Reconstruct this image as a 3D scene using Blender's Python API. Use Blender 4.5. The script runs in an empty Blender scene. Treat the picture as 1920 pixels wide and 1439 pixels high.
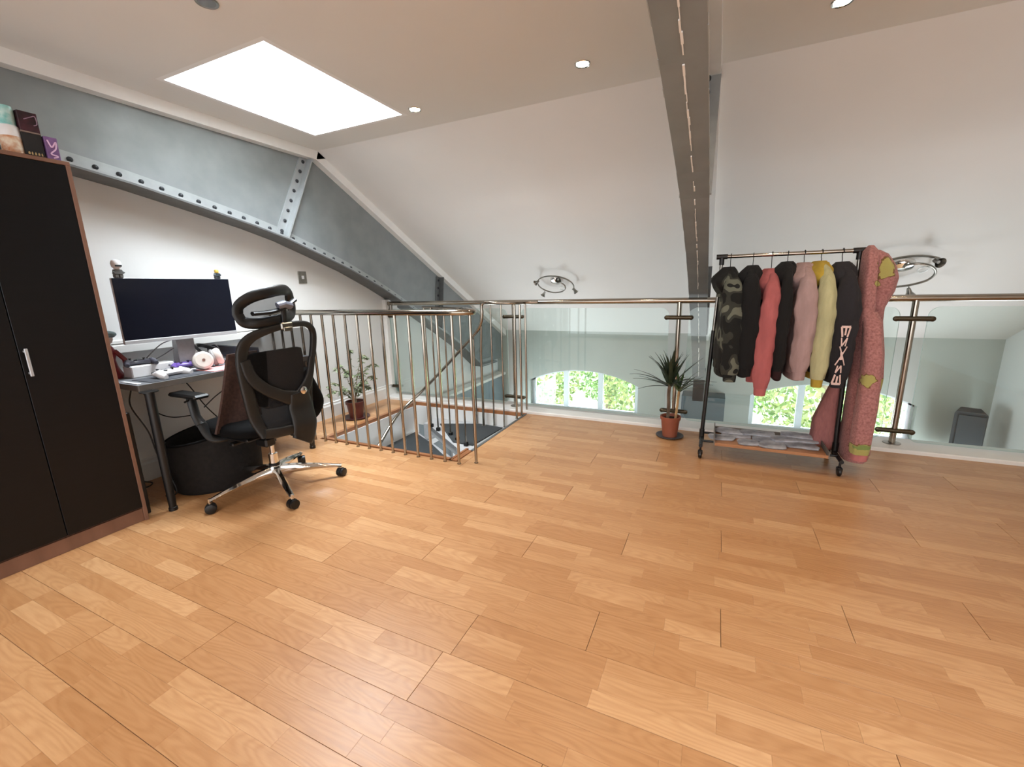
import bpy, math, random
import numpy as np
from mathutils import Vector, Matrix
random.seed(7)
rnd = random.random
def U(a, b): return a + (b - a) * random.random()
C = bpy.context.scene.collection
SC = bpy.context.scene

# ------------------------------------------------------------------ camera, world, exposure
cam_d = bpy.data.cameras.new('camera')
cam = bpy.data.objects.new('camera', cam_d)
C.objects.link(cam)
SC.camera = cam
pitch, roll, yaw = math.radians(12.3763), math.radians(-1.42277), math.radians(25.2355)
fwd = Vector((-math.sin(yaw) * math.cos(pitch), math.cos(yaw) * math.cos(pitch), -math.sin(pitch)))
r0 = Vector((math.cos(yaw), math.sin(yaw), 0)); u0 = r0.cross(fwd)
rr = r0 * math.cos(roll) + u0 * math.sin(roll); uu = rr.cross(fwd)
cam.matrix_world = Matrix(((rr.x, uu.x, -fwd.x, 0), (rr.y, uu.y, -fwd.y, 0), (rr.z, uu.z, -fwd.z, 1.25), (0, 0, 0, 1)))
cam_d.sensor_fit = 'HORIZONTAL'
cam_d.sensor_width = 36
cam_d.lens = 36 * 810.755 / 1920
cam_d.clip_start = 0.02
cam_d.clip_end = 200

world = bpy.data.worlds.new('world')
SC.world = world
world.use_nodes = True
wn = world.node_tree
wn.nodes.clear()
wo = wn.nodes.new('ShaderNodeOutputWorld')
wb = wn.nodes.new('ShaderNodeBackground')
wg = wn.nodes.new('ShaderNodeTexCoord')
wr = wn.nodes.new('ShaderNodeValToRGB')
ws = wn.nodes.new('ShaderNodeSeparateXYZ')
wr.color_ramp.elements[0].position = 0.0
wr.color_ramp.elements[0].color = (0.85, 0.92, 1.0, 1)
wr.color_ramp.elements[1].position = 1.0
wr.color_ramp.elements[1].color = (0.80, 0.90, 1.0, 1)
wn.links.new(wg.outputs['Generated'], ws.inputs[0])
wn.links.new(ws.outputs['Z'], wr.inputs[0])
wn.links.new(wr.outputs[0], wb.inputs[0])
wn.links.new(wb.outputs[0], wo.inputs[0])
wb.inputs[1].default_value = 21.0
SC.view_settings.view_transform = 'Standard'
SC.view_settings.look = 'None'
SC.view_settings.gamma = 1
SC.view_settings.use_curve_mapping = False
SC.view_settings.exposure = 0.38

def light(kind, loc, energy, color=(1, 1, 1), rot=(0, 0, 0), size=(1, 1), portal=False, name='lamp_light'):
    d = bpy.data.lights.new(name, kind)
    d.energy = energy; d.color = color
    if kind == 'AREA':
        d.shape = 'RECTANGLE'; d.size, d.size_y = size
        if portal: d.cycles.is_portal = True
    o = bpy.data.objects.new(name, d)
    C.objects.link(o)
    o.location = loc; o.rotation_euler = rot
    return o
# portals only: they guide the sky's light through the window and skylight openings
light('AREA', (-2.6, 2.29, 3.16), 1, size=(1.0, 1.2), portal=True, name='skylight_portal')
light('AREA', (1.3, -0.6, 3.16), 1, size=(1.3, 1.3), portal=True, name='skylight_portal')  # opening of the added second skylight behind the camera
light('AREA', (-1.965, 7.14, -0.45), 1, rot=(-math.pi / 2, 0, 0), size=(1.85, 0.75), portal=True, name='window_portal')
light('AREA', (1.45, 7.14, -0.45), 1, rot=(-math.pi / 2, 0, 0), size=(1.85, 0.75), portal=True, name='window_portal')

# added fill lamps at made-up back and lower windows; skylight_daylight boosts the real skylight
light('AREA', (-.24, -2.53, 1.25), 104, (.90, .95, 1.0), rot=(math.pi / 2, 0, 0), size=(6.3, 2.3), name='back_fill_light')
light('AREA', (-2.6, 2.29, 3.04), 60, (.86, .94, 1.0), size=(.84, 1.04), name='skylight_daylight').data.spread = math.radians(125)
light('AREA', (-3.38, 5.5, -1.55), 92, (.84, .93, 1.0), rot=(0, -math.pi / 2, 0), size=(1.5, 2.2), name='lower_fill_light')
light('AREA', (3.00, 5.5, -1.55), 92, (.84, .93, 1.0), rot=(0, math.pi / 2, 0), size=(1.5, 2.2), name='lower_fill_light')

# ------------------------------------------------------------------ materials
def lin(c):
    return tuple(((x / 255) / 12.92 if x / 255 <= 0.04045 else ((x / 255 + 0.055) / 1.055) ** 2.4) for x in c)
MATS = {}
def mat(name, rgb, rough=0.5, metal=0.0, var=0.06, scale=30, bump=0.0, spec=0.5, coat=0.0, lo=None, stretch=None, emis=None, sheen=0, trans=0):
    if name in MATS: return MATS[name]
    m = bpy.data.materials.new(name); m.use_nodes = True
    nt = m.node_tree; b = nt.nodes['Principled BSDF']
    c = lin(rgb)
    b.inputs['Roughness'].default_value = rough
    b.inputs['Metallic'].default_value = metal
    b.inputs['Specular IOR Level'].default_value = spec
    b.inputs['Coat Weight'].default_value = coat
    b.inputs['Sheen Weight'].default_value = sheen
    tc = nt.nodes.new('ShaderNodeTexCoord')
    mp = nt.nodes.new('ShaderNodeMapping')
    if stretch: mp.inputs['Scale'].default_value = stretch
    nz = nt.nodes.new('ShaderNodeTexNoise')
    nz.inputs['Scale'].default_value = scale; nz.inputs['Detail'].default_value = 4
    nt.links.new(tc.outputs['Object'], mp.inputs[0]); nt.links.new(mp.outputs[0], nz.inputs['Vector'])
    cr = nt.nodes.new('ShaderNodeValToRGB')
    c2 = lin(lo) if lo else tuple(x * (1 - var * 2) for x in c)
    cr.color_ramp.elements[0].color = (*c2, 1); cr.color_ramp.elements[0].position = 0.35
    cr.color_ramp.elements[1].color = (*c, 1); cr.color_ramp.elements[1].position = 0.65
    nt.links.new(nz.outputs['Fac'], cr.inputs[0]); nt.links.new(cr.outputs[0], b.inputs['Base Color'])
    if bump:
        bp = nt.nodes.new('ShaderNodeBump'); bp.inputs['Strength'].default_value = bump; bp.inputs['Distance'].default_value = 0.01
        nt.links.new(nz.outputs['Fac'], bp.inputs['Height']); nt.links.new(bp.outputs[0], b.inputs['Normal'])
    if emis:
        b.inputs['Emission Color'].default_value = (*emis[0], 1); b.inputs['Emission Strength'].default_value = emis[1]
    MATS[name] = m
    return m

def clear_mat(name, tint, edge=False, ior=1.5):
    m = bpy.data.materials.new(name); m.use_nodes = True
    nt = m.node_tree; nt.nodes.clear()
    o = nt.nodes.new('ShaderNodeOutputMaterial'); mx = nt.nodes.new('ShaderNodeMixShader')
    t = nt.nodes.new('ShaderNodeBsdfTransparent'); g = nt.nodes.new('ShaderNodeBsdfGlossy'); f = nt.nodes.new('ShaderNodeFresnel')
    t.inputs[0].default_value = (*tint, 1); g.inputs['Roughness'].default_value = 0.02; f.inputs[0].default_value = ior
    nt.links.new(f.outputs[0], mx.inputs[0]); nt.links.new(t.outputs[0], mx.inputs[1]); nt.links.new(g.outputs[0], mx.inputs[2])
    nt.links.new(mx.outputs[0], o.inputs[0])
    MATS[name] = m
    return m

WALL = mat('white_wall_paint', (226, 226, 224), 0.75, var=0.01, scale=3, bump=0.02)
CEIL = mat('ceiling_paint', (222, 219, 213), 0.8, var=0.01, scale=2)
SLOPE = mat('slope_paint', (222, 220, 216), 0.8, var=0.012, scale=2)
TRIMW = mat('white_gloss_trim', (232, 230, 226), 0.4, var=0.02, scale=6)
FARW = mat('window_wall_paint', (184, 187, 180), 0.75, var=0.02, scale=3)
DADO = mat('grey_dado_paint', (96, 106, 110), 0.6, var=0.04, scale=5)
UPVC = mat('white_window_plastic', (235, 240, 245), 0.35, var=0.01)
STEEL = mat('silver_steel_paint', (138, 143, 144), 0.46, 0.25, var=0.03, scale=5, bump=0.10, lo=(128, 133, 134))
STEEL_L = mat('light_steel_paint', (162, 166, 167), 0.45, 0.25, var=0.05, scale=14, bump=0.2)
STEEL_D = mat('dark_steel_paint', (108, 110, 110), 0.45, 0.4, var=0.06, scale=14, bump=0.2)
RIVET = mat('dark_rivet_paint', (46, 48, 52), 0.4, 0.3)
BRASS = mat('polished_rail_steel', (168, 160, 148), 0.14, 1.0, var=0.05, scale=8)
BRASSD = mat('bronzed_clamp_metal', (84, 76, 62), 0.3, 0.9, var=0.1, scale=30)
CHROME = mat('chrome', (225, 222, 218), 0.1, 1.0, var=0.01)
CHROMEB = mat('brushed_nickel', (150, 146, 138), 0.3, 1.0, var=0.1)
BLACK = mat('black_plastic', (12, 12, 13), 0.42, var=0.1)
BLACKS = mat('black_soft_fabric', (13, 13, 14), 0.95, var=0.2, scale=200, bump=0.2, spec=.15)
DARKF = mat('dark_brown_frame_plastic', (24, 22, 20), 0.5, var=0.08)
WARD = mat('black_wardrobe_foil', (13, 13, 15), 0.36, var=0.12, scale=6, stretch=(1, 1, 12), spec=0.3)
WARDE = mat('walnut_edge', (128, 92, 74), 0.5, var=0.12, scale=12, stretch=(1, 1, 0.15))
DESK = mat('grey_desk_top', (112, 114, 118), 0.45, var=0.05, scale=60)
DESKE = mat('desk_edge', (92, 86, 80), 0.5, var=0.08)
SCREEN = mat('screen_glass', (22, 24, 34), 0.18, var=0.02, spec=0.3)
SILVER = mat('silver_plastic', (190, 192, 195), 0.35, 0.3, var=0.02)
WHITEP = mat('white_plastic', (228, 228, 230), 0.35, var=0.02)
TERRA = mat('terracotta_plastic', (150, 82, 58), 0.55, var=0.08, scale=12)
TERRAD = mat('oxblood_plastic', (104, 48, 38), 0.4, var=0.1, scale=12)
SOIL = mat('potting_soil', (50, 36, 26), 0.95, var=0.3, scale=60, bump=0.6)
CARPET = mat('charcoal_stair_carpet', (62, 66, 68), 0.95, var=0.12, scale=260, bump=0.3)
STRING = mat('pale_grey_steel', (188, 190, 192), 0.5, var=0.04)
NOSE = mat('wood_nosing', (158, 104, 66), 0.4, var=0.12, scale=16, stretch=(.3, .3, 1))
SUBF = mat('dark_floor_base', (140, 94, 58), 0.8)
GLASS = clear_mat('balustrade_glass', (0.915, 0.965, 0.95))
PANE = clear_mat('window_glass', (0.97, 0.98, 0.98))
EDGE = mat('glass_edge', (205, 232, 226), 0.2, var=0.02)

def mesh_fabric():
    m = bpy.data.materials.new('see_through_mesh_fabric'); m.use_nodes = True
    nt = m.node_tree; b = nt.nodes['Principled BSDF']; o = nt.nodes['Material Output']
    b.inputs['Base Color'].default_value = (0.012, 0.012, 0.014, 1); b.inputs['Roughness'].default_value = 0.8
    t = nt.nodes.new('ShaderNodeBsdfTransparent'); mx = nt.nodes.new('ShaderNodeMixShader'); mx.inputs[0].default_value = 0.72
    nt.links.new(t.outputs[0], mx.inputs[1]); nt.links.new(b.outputs[0], mx.inputs[2]); nt.links.new(mx.outputs[0], o.inputs[0])
    return m
MESHF = mesh_fabric()

def wood_floor():
    m = bpy.data.materials.new('beech_laminate'); m.use_nodes = True
    nt = m.node_tree; L = nt.links.new; b = nt.nodes['Principled BSDF']
    geo = nt.nodes.new('ShaderNodeNewGeometry')
    at = nt.nodes.new('ShaderNodeAttribute'); at.attribute_name = 'tone'
    add = nt.nodes.new('ShaderNodeVectorMath'); add.operation = 'MULTIPLY_ADD'
    comb = nt.nodes.new('ShaderNodeCombineXYZ')
    mul = nt.nodes.new('ShaderNodeMath'); mul.operation = 'MULTIPLY'; mul.inputs[1].default_value = 37.0
    L(at.outputs['Fac'], mul.inputs[0])
    for i in range(3): L(mul.outputs[0], comb.inputs[i])
    L(geo.outputs['Position'], add.inputs[0]); add.inputs[1].default_value = (1, 1, 1); L(comb.outputs[0], add.inputs[2])
    mp = nt.nodes.new('ShaderNodeMapping'); mp.inputs['Scale'].default_value = (0.42, 5.0, 1.0)
    L(add.outputs[0], mp.inputs[0])
    fine = nt.nodes.new('ShaderNodeTexNoise'); fine.inputs['Scale'].default_value = 16; fine.inputs['Detail'].default_value = 6; fine.inputs['Roughness'].default_value = 0.62
    L(mp.outputs[0], fine.inputs['Vector'])
    mp2 = nt.nodes.new('ShaderNodeMapping'); mp2.inputs['Scale'].default_value = (1.0, 5.5, 1.0)
    L(add.outputs[0], mp2.inputs[0])
    big = nt.nodes.new('ShaderNodeTexNoise'); big.inputs['Scale'].default_value = 1.7; big.inputs['Detail'].default_value = 1.0
    L(mp2.outputs[0], big.inputs['Vector'])
    ring = nt.nodes.new('ShaderNodeMath'); ring.operation = 'MULTIPLY'; ring.inputs[1].default_value = 62
    L(big.outputs['Fac'], ring.inputs[0])
    sn = nt.nodes.new('ShaderNodeMath'); sn.operation = 'SINE'; L(ring.outputs[0], sn.inputs[0])
    pw = nt.nodes.new('ShaderNodeMath'); pw.operation = 'POWER'; pw.inputs[1].default_value = 3.0
    ab = nt.nodes.new('ShaderNodeMath'); ab.operation = 'ABSOLUTE'; L(sn.outputs[0], ab.inputs[0]); L(ab.outputs[0], pw.inputs[0])
    tone = nt.nodes.new('ShaderNodeValToRGB')
    e = tone.color_ramp.elements
    e[0].color = (*lin((182, 134, 90)), 1); e[1].color = (*lin((204, 160, 116)), 1)
    e2 = tone.color_ramp.elements.new(0.62); e2.color = (*lin((192, 146, 102)), 1)
    L(at.outputs['Fac'], tone.inputs[0])
    grain = nt.nodes.new('ShaderNodeMixRGB'); grain.blend_type = 'MULTIPLY'; grain.inputs[0].default_value = 0.75
    gr = nt.nodes.new('ShaderNodeValToRGB'); gr.color_ramp.elements[0].position = 0.3; gr.color_ramp.elements[0].color = (0.84, 0.79, 0.73, 1)
    gr.color_ramp.elements[1].position = 0.6; gr.color_ramp.elements[1].color = (1, 1, 1, 1)
    L(fine.outputs['Fac'], gr.inputs[0]); L(tone.outputs[0], grain.inputs[1]); L(gr.outputs[0], grain.inputs[2])
    g2 = nt.nodes.new('ShaderNodeMixRGB'); g2.blend_type = 'MULTIPLY'
    f2 = nt.nodes.new('ShaderNodeMath'); f2.operation = 'MULTIPLY'; f2.inputs[1].default_value = 0.34
    L(pw.outputs[0], f2.inputs[0]); L(f2.outputs[0], g2.inputs[0]); g2.inputs[2].default_value = (0.74, 0.62, 0.50, 1)
    L(grain.outputs[0], g2.inputs[1]); L(g2.outputs[0], b.inputs['Base Color'])
    rg = nt.nodes.new('ShaderNodeMapRange'); rg.inputs['To Min'].default_value = 0.27; rg.inputs['To Max'].default_value = 0.38
    L(fine.outputs['Fac'], rg.inputs['Value']); L(rg.outputs[0], b.inputs['Roughness'])
    b.inputs['Specular IOR Level'].default_value = 0.5
    bp = nt.nodes.new('ShaderNodeBump'); bp.inputs['Strength'].default_value = 0.08; bp.inputs['Distance'].default_value = 0.004
    L(fine.outputs['Fac'], bp.inputs['Height']); L(bp.outputs[0], b.inputs['Normal'])
    return m
FLOORM = wood_floor()

# ------------------------------------------------------------------ mesh builder (world coordinates in, object at its own base out)
LOC = {}
class MB:
    def __init__(s, xf=None): s.v = []; s.f = []; s.mi = []; s.xf = xf; s.m = 0
    def add(s, vs, fs):
        o = len(s.v)
        for p in vs:
            p = Vector(p)
            s.v.append(tuple(s.xf @ p) if s.xf else tuple(p))
        for f in fs: s.f.append(tuple(i + o for i in f)); s.mi.append(s.m)
    def box(s, a, b, bev=0.0):
        x0, y0, z0 = (min(a[i], b[i]) for i in range(3)); x1, y1, z1 = (max(a[i], b[i]) for i in range(3))
        if bev <= 0:
            s.add([(x0, y0, z0), (x1, y0, z0), (x1, y1, z0), (x0, y1, z0), (x0, y0, z1), (x1, y0, z1), (x1, y1, z1), (x0, y1, z1)],
                  [(0, 3, 2, 1), (4, 5, 6, 7), (0, 1, 5, 4), (1, 2, 6, 5), (2, 3, 7, 6), (3, 0, 4, 7)])
            return
        c = bev
        def ring(z, i): return [(x0 + c, y0 + i, z), (x1 - c, y0 + i, z), (x1 - i, y0 + c, z), (x1 - i, y1 - c, z), (x1 - c, y1 - i, z), (x0 + c, y1 - i, z), (x0 + i, y1 - c, z), (x0 + i, y0 + c, z)]
        rs = [ring(z0, c * .999), ring(z0 + c, 0), ring(z1 - c, 0), ring(z1, c * .999)]
        vs = [p for r in rs for p in r]; fs = []
        for k in range(3):
            for i in range(8):
                j = (i + 1) % 8; fs.append((k * 8 + i, k * 8 + j, k * 8 + 8 + j, k * 8 + 8 + i))
        fs.append(tuple(reversed(range(8)))); fs.append(tuple(range(24, 32)))
        s.add(vs, fs)
    def prism(s, poly, axis, a0, a1):
        # poly: 2-D points in the two remaining axes (in xyz order)
        def mk(p, a):
            q = list(p); q.insert(axis, a); return tuple(q)
        n = len(poly)
        s.add([mk(p, a0) for p in poly] + [mk(p, a1) for p in poly],
              [tuple(range(n)), tuple(reversed(range(n, 2 * n)))] + [(i, i + n, (i + 1) % n + n, (i + 1) % n) for i in range(n)])
    def loft(s, rings, caps=True, closed=True):
        n = len(rings[0]); vs = [p for r in rings for p in r]; fs = []
        for k in range(len(rings) - 1):
            for i in range(n if closed else n - 1):
                j = (i + 1) % n; fs.append((k * n + i, k * n + j, (k + 1) * n + j, (k + 1) * n + i))
        if caps:
            fs.append(tuple(reversed(range(n)))); fs.append(tuple(range((len(rings) - 1) * n, len(rings) * n)))
        s.add(vs, fs)
    def tube(s, pts, ra, n=10, rb=None, up=(0, 0, 1), caps=True, close=False):
        pts = [Vector(p) for p in pts]; N = len(pts)
        ra = ra if isinstance(ra, (list, tuple)) else [ra] * N
        rb = ra if rb is None else (rb if isinstance(rb, (list, tuple)) else [rb] * N)
        rings = []; upv = Vector(up); prev = None
        for i, p in enumerate(pts):
            t = (pts[min(i + 1, N - 1)] - pts[max(i - 1, 0)])
            if close: t = pts[(i + 1) % N] - pts[(i - 1) % N]
            t.normalize()
            if prev is None:
                a = t.cross(upv)
                if a.length < 1e-3: a = t.cross(Vector((1, 0, 0)))
            else:
                a = prev - t * prev.dot(t)
            a.normalize(); prev = a; bb = a.cross(t)
            rings.append([p + a * (ra[i] * math.cos(2 * math.pi * k / n)) + bb * (rb[i] * math.sin(2 * math.pi * k / n)) for k in range(n)])
        if close: rings.append(rings[0])
        s.loft(rings, caps and not close)
    def lathe(s, prof, c, n=24, axis='z', tilt=None):
        rings = []
        for r, h in prof:
            ring = []
            for k in range(n):
                a = 2 * math.pi * k / n; x, y = r * math.cos(a), r * math.sin(a)
                p = Vector((x, y, h)) if axis == 'z' else (Vector((h, x, y)) if axis == 'x' else Vector((y, h, x)))
                if tilt: p = tilt @ p
                ring.append(Vector(c) + p)
            rings.append(ring)
        s.loft(rings)
    def ball(s, c, r, n=12, sq=(1, 1, 1)):
        rings = []
        for i in range(n // 2 + 1):
            th = math.pi * i / (n // 2); th = min(max(th, 0.05), math.pi - 0.05)
            rings.append([(c[0] + sq[0] * r * math.sin(th) * math.cos(2 * math.pi * k / n), c[1] + sq[1] * r * math.sin(th) * math.sin(2 * math.pi * k / n), c[2] - sq[2] * r * math.cos(th)) for k in range(n)])
        s.loft(rings)
    def disp(s, amp, f=8.0, seed=0.0):
        from mathutils import noise
        out = []
        for p in s.v:
            q = Vector(p); w = noise.noise_vector(q * f + Vector((seed, seed, seed)))
            out.append(tuple(q + w * amp))
        s.v = out
    def build(s, name, material, parent=None, angle=35, origin=None):
        me = bpy.data.meshes.new(name)
        A = np.array(s.v)
        mn, mx = A.min(0), A.max(0)
        o = Vector(origin) if origin else Vector(((mn[0] + mx[0]) / 2, (mn[1] + mx[1]) / 2, mn[2]))
        me.from_pydata((A - np.array(o)).tolist(), [], s.f)
        mats = material if isinstance(material, (list, tuple)) else [material]
        for m in mats: me.materials.append(m)
        if len(mats) > 1: me.polygons.foreach_set('material_index', s.mi)
        if angle:
            me.polygons.foreach_set('use_smooth', [True] * len(me.polygons))
            me.update(calc_edges=True)
            me.set_sharp_from_angle(angle=math.radians(angle))
        me.update()
        import bmesh
        bm = bmesh.new(); bm.from_mesh(me); bmesh.ops.recalc_face_normals(bm, faces=bm.faces); bm.to_mesh(me); bm.free()
        ob = bpy.data.objects.new(name, me); C.objects.link(ob)
        LOC[ob] = o
        if parent: ob.parent = parent; ob.location = o - LOC[parent]
        else: ob.location = o
        return ob
def thing(name, loc, label, cat, group=None):
    o = bpy.data.objects.new(name, None); C.objects.link(o); o.empty_display_size = 0.05
    o.location = loc; LOC[o] = Vector(loc)
    o['label'] = label; o['category'] = cat
    if group: o['group'] = group
    return o
def tag(o, label, cat, group=None):
    o['label'] = label; o['category'] = cat
    if group: o['group'] = group
    return o
def struct(o): o['kind'] = 'structure'; return o
def stuff(o): o['kind'] = 'stuff'; return o
def clone(o, world_loc, parent):
    c = o.copy(); C.objects.link(c); LOC[c] = Vector(world_loc); c.parent = parent
    c.location = Vector(world_loc) - (LOC[parent] if parent else Vector((0, 0, 0)))
    return c
def bez(pts, n=8):
    # Catmull-Rom through the points
    P = [Vector(p) for p in pts]; P = [P[0] * 2 - P[1]] + P + [P[-1] * 2 - P[-2]]; out = []
    for i in range(1, len(P) - 2):
        for k in range(n):
            t = k / n; a, b, c, d = P[i - 1:i + 3]
            out.append(0.5 * ((2 * b) + (c - a) * t + (2 * a - 5 * b + 4 * c - d) * t * t + (3 * b - a - 3 * c + d) * t ** 3))
    out.append(P[-2]); return out

# ------------------------------------------------------------------ the setting
XL, XR, YB, YW, ZC, ZF = -3.53, 3.05, -2.6, 6.9, 2.5, -2.6
YF = 3.12; K = 0.5185
def zs(y): return ZC - K * (y - YF)
OX0, OX1, OY0, OY1 = -3.05, -1.69, 2.60, 3.88      # stairwell opening

b = MB(); b.box((XL - .2, YB - .2, ZF - .2), (XL, YW + .3, 3.3)); struct(b.build('wall_left', WALL, angle=0))
b = MB(); b.box((XR, YB - .2, ZF - .2), (XR + .2, YW + .3, 3.3)); struct(b.build('wall_right', WALL, angle=0))
b = MB(); b.box((XL, YB - .2, ZF), (XR, YB, 3.3)); struct(b.build('wall_back', WALL, angle=0))
b = MB(); b.box((XL, YB, ZF - .2), (XR, YW, ZF)); struct(b.build('lower_floor', mat('lower_floor_boards', (170, 130, 92), 0.4, var=.1), angle=0))
# floor slab of the mezzanine with the stairwell cut out
b = MB()
for a, c in (((XL, YB), (XR, OY0)), ((XL, OY0), (OX0, OY1)), ((OX1, OY0), (XR, OY1)), ((XL, OY1), (XR, 4.18))):
    b.box((a[0], a[1], -.25), (c[0], c[1], -.007))
floor = struct(b.build('floor', SUBF, angle=0, origin=(0, 0, -.25)))
b = MB()
b.box((OX0, OY1 - .012, -.25), (OX1, OY1 - .001, -.03)); b.box((OX0 + .001, OY0, -.36), (OX0 + .012, OY1, -.03)); b.box((OX0, OY0 + .001, -.25), (OX1, OY0 + .012, -.03))
b.build('stairwell_lining', WALL, floor, angle=0)
# kerb under the glass
b = MB(); b.box((XL + .002, 3.90, -.27), (XR - .002, 4.20, .028), .006); struct(b.build('trim_1', TRIMW, angle=0))
# wood nosing round the opening
b = MB()
b.box((OX0 - .035, OY0 - .03, -.03), (OX1 - .05, OY0 + .004, .004)); b.build('nosing', NOSE, floor, angle=0)
b = MB(); b.box((OX0 - .035, OY0 + .004, -.03), (OX0 + .004, OY1, .004)); b.build('nosing', NOSE, floor, angle=0)
b = MB(); b.box((OX0 - .035, OY1 - .004, -.03), (OX1 + .01, OY1 + .022, .006)); b.build('nosing', NOSE, floor, angle=0)
b = MB(); b.box((OX1 - .06, OY0 - .03, -.03), (OX1 - .04, OY0 + .22, .004)); b.build('nosing', NOSE, floor, angle=0)
b = MB(); b.box((OX1 - .05, OY0 - .03, -.03), (OX1 + .004, OY0 + .20, -.001)); b.build('nosing', NOSE, floor, angle=0)
b = MB(); b.box((OX1 - .004, OY0 + .19, -.03), (OX1 + .02, OY1, .003)); b.build('nosing', STEEL_D, floor, angle=0)

# laminate strips: boards 195 mm wide of three strips each
def plank_mb(b, x0, x1, y0, y1, e):
    g = 0.0004
    b.add([(x0 + e[0], y0 + e[2], -.006), (x1 - e[1], y0 + e[2], -.006), (x1 - e[1], y1 - e[3], -.006), (x0 + e[0], y1 - e[3], -.006),
           (x0 + e[0], y0 + e[2], -g), (x1 - e[1], y0 + e[2], -g), (x1 - e[1], y1 - e[3], -g), (x0 + e[0], y1 - e[3], -g),
           (x0 + e[0] + g, y0 + e[2] + g, 0), (x1 - e[1] - g, y0 + e[2] + g, 0), (x1 - e[1] - g, y1 - e[3] - g, 0), (x0 + e[0] + g, y1 - e[3] - g, 0)],
          [(0, 3, 2, 1), (0, 1, 5, 4), (1, 2, 6, 5), (2, 3, 7, 6), (3, 0, 4, 7), (4, 5, 9, 8), (5, 6, 10, 9), (6, 7, 11, 10), (7, 4, 8, 11), (8, 9, 10, 11)])
strips = []
W = 0.068; row = 0; y = 0.852 - 3 * W * 17
while y < 3.9:
    off = (-0.7935 + (row * 0.43) % 1.285) if row != 17 else -0.7935
    xs = off - 1.285 * 4
    while xs < XR:
        for k in range(3):
            y0, y1 = y + k * W, y + (k + 1) * W
            x = xs + (0 if True else 0)
            cuts = [xs]
            while cuts[-1] < xs + 1.285: cuts.append(cuts[-1] + random.choice((.22, .3, .36, .42, .5)) + U(-.02, .02))
            cuts[-1] = xs + 1.285
            if cuts[-1] - cuts[-2] < .12 and len(cuts) > 2: cuts.pop(-2)
            for c0, c1 in zip(cuts[:-1], cuts[1:]):
                e = [.0001 if c0 > xs + .001 else .0009, .0001 if c1 < xs + 1.284 else .0009, .0007 if k == 0 else .0001, .0007 if k == 2 else .0001]
                segs = [(c0, c1)]
                if y1 > OY0 - .03 and y0 < OY1 + .02:
                    segs = [(c0, min(c1, OX0 - .035)), (max(c0, OX1 + .02), c1)]
                for s0, s1 in segs:
                    s0, s1 = max(s0, XL + .012), min(s1, XR - .012)
                    ya, yb = max(y0, YB), min(y1, 3.9)
                    if s1 - s0 > .01 and yb - ya > .006: strips.append((s0, s1, ya, yb, e, rnd()))
        xs += 1.285
    y += 3 * W; row += 1
def plank_size(s):
    cx, cy = (s[0] + s[1]) / 2, (s[2] + s[3]) / 2
    p = Vector((cx, cy, -1.25)); d = p.dot(fwd)
    if d < .3: return 0
    px = 960 + 810.755 * p.dot(rr) / d; py = 719.5 - 810.755 * p.dot(uu) / d
    if not (-30 < px < 1950 and 0 < py < 1480): return 0
    return (s[1] - s[0]) * (s[3] - s[2]) / d ** 3
strips.sort(key=plank_size, reverse=True)
def set_tone(o, vals):
    a = o.data.attributes.new('tone', 'FLOAT', 'FACE'); a.data.foreach_set('value', vals)
for s in strips[:300]:
    b = MB(); plank_mb(b, *s[:5]); o = b.build('plank', FLOORM, floor, angle=0); set_tone(o, [s[5]] * 10)
b = MB(); tv = []
for s in strips[300:]: plank_mb(b, *s[:5]); tv += [s[5]] * 10
o = b.build('planks', FLOORM, floor, angle=0); set_tone(o, tv); stuff(o)

# flat ceiling with the skylight opening and an added, unseen second one
def slab_with_hole(b, x0, x1, y0, y1, z0, z1, hx0, hx1, hy0, hy1):
    b.box((x0, y0, z0), (hx0, y1, z1)); b.box((hx1, y0, z0), (x1, y1, z1)); b.box((hx0, y0, z0), (hx1, hy0, z1)); b.box((hx0, hy1, z0), (hx1, y1, z1))
SK = (-3.04, -2.16, 1.75, 2.83)
SK_ADDED = (0.7, 1.9, -1.2, 0.0)  # second skylight, added out of view to bring in more light
b = MB()
slab_with_hole(b, XL, -0.1, YB, YF, ZC, ZC + .12, SK[0] - .03, SK[1] + .03, SK[2] - .03, SK[3] + .03)
slab_with_hole(b, -0.1, XR, YB, YF, ZC, ZC + .12, SK_ADDED[0] - .03, SK_ADDED[1] + .03, SK_ADDED[2] - .03, SK_ADDED[3] + .03)
struct(b.build('ceiling', CEIL, angle=0))
b = MB(); b.prism([(YF, ZC), (YW + .35, zs(YW + .35)), (YW + .35, zs(YW + .35) + .15), (YF, ZC + .15)], 0, XL, XR)
struct(b.build('ceiling', SLOPE, angle=0))
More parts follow.
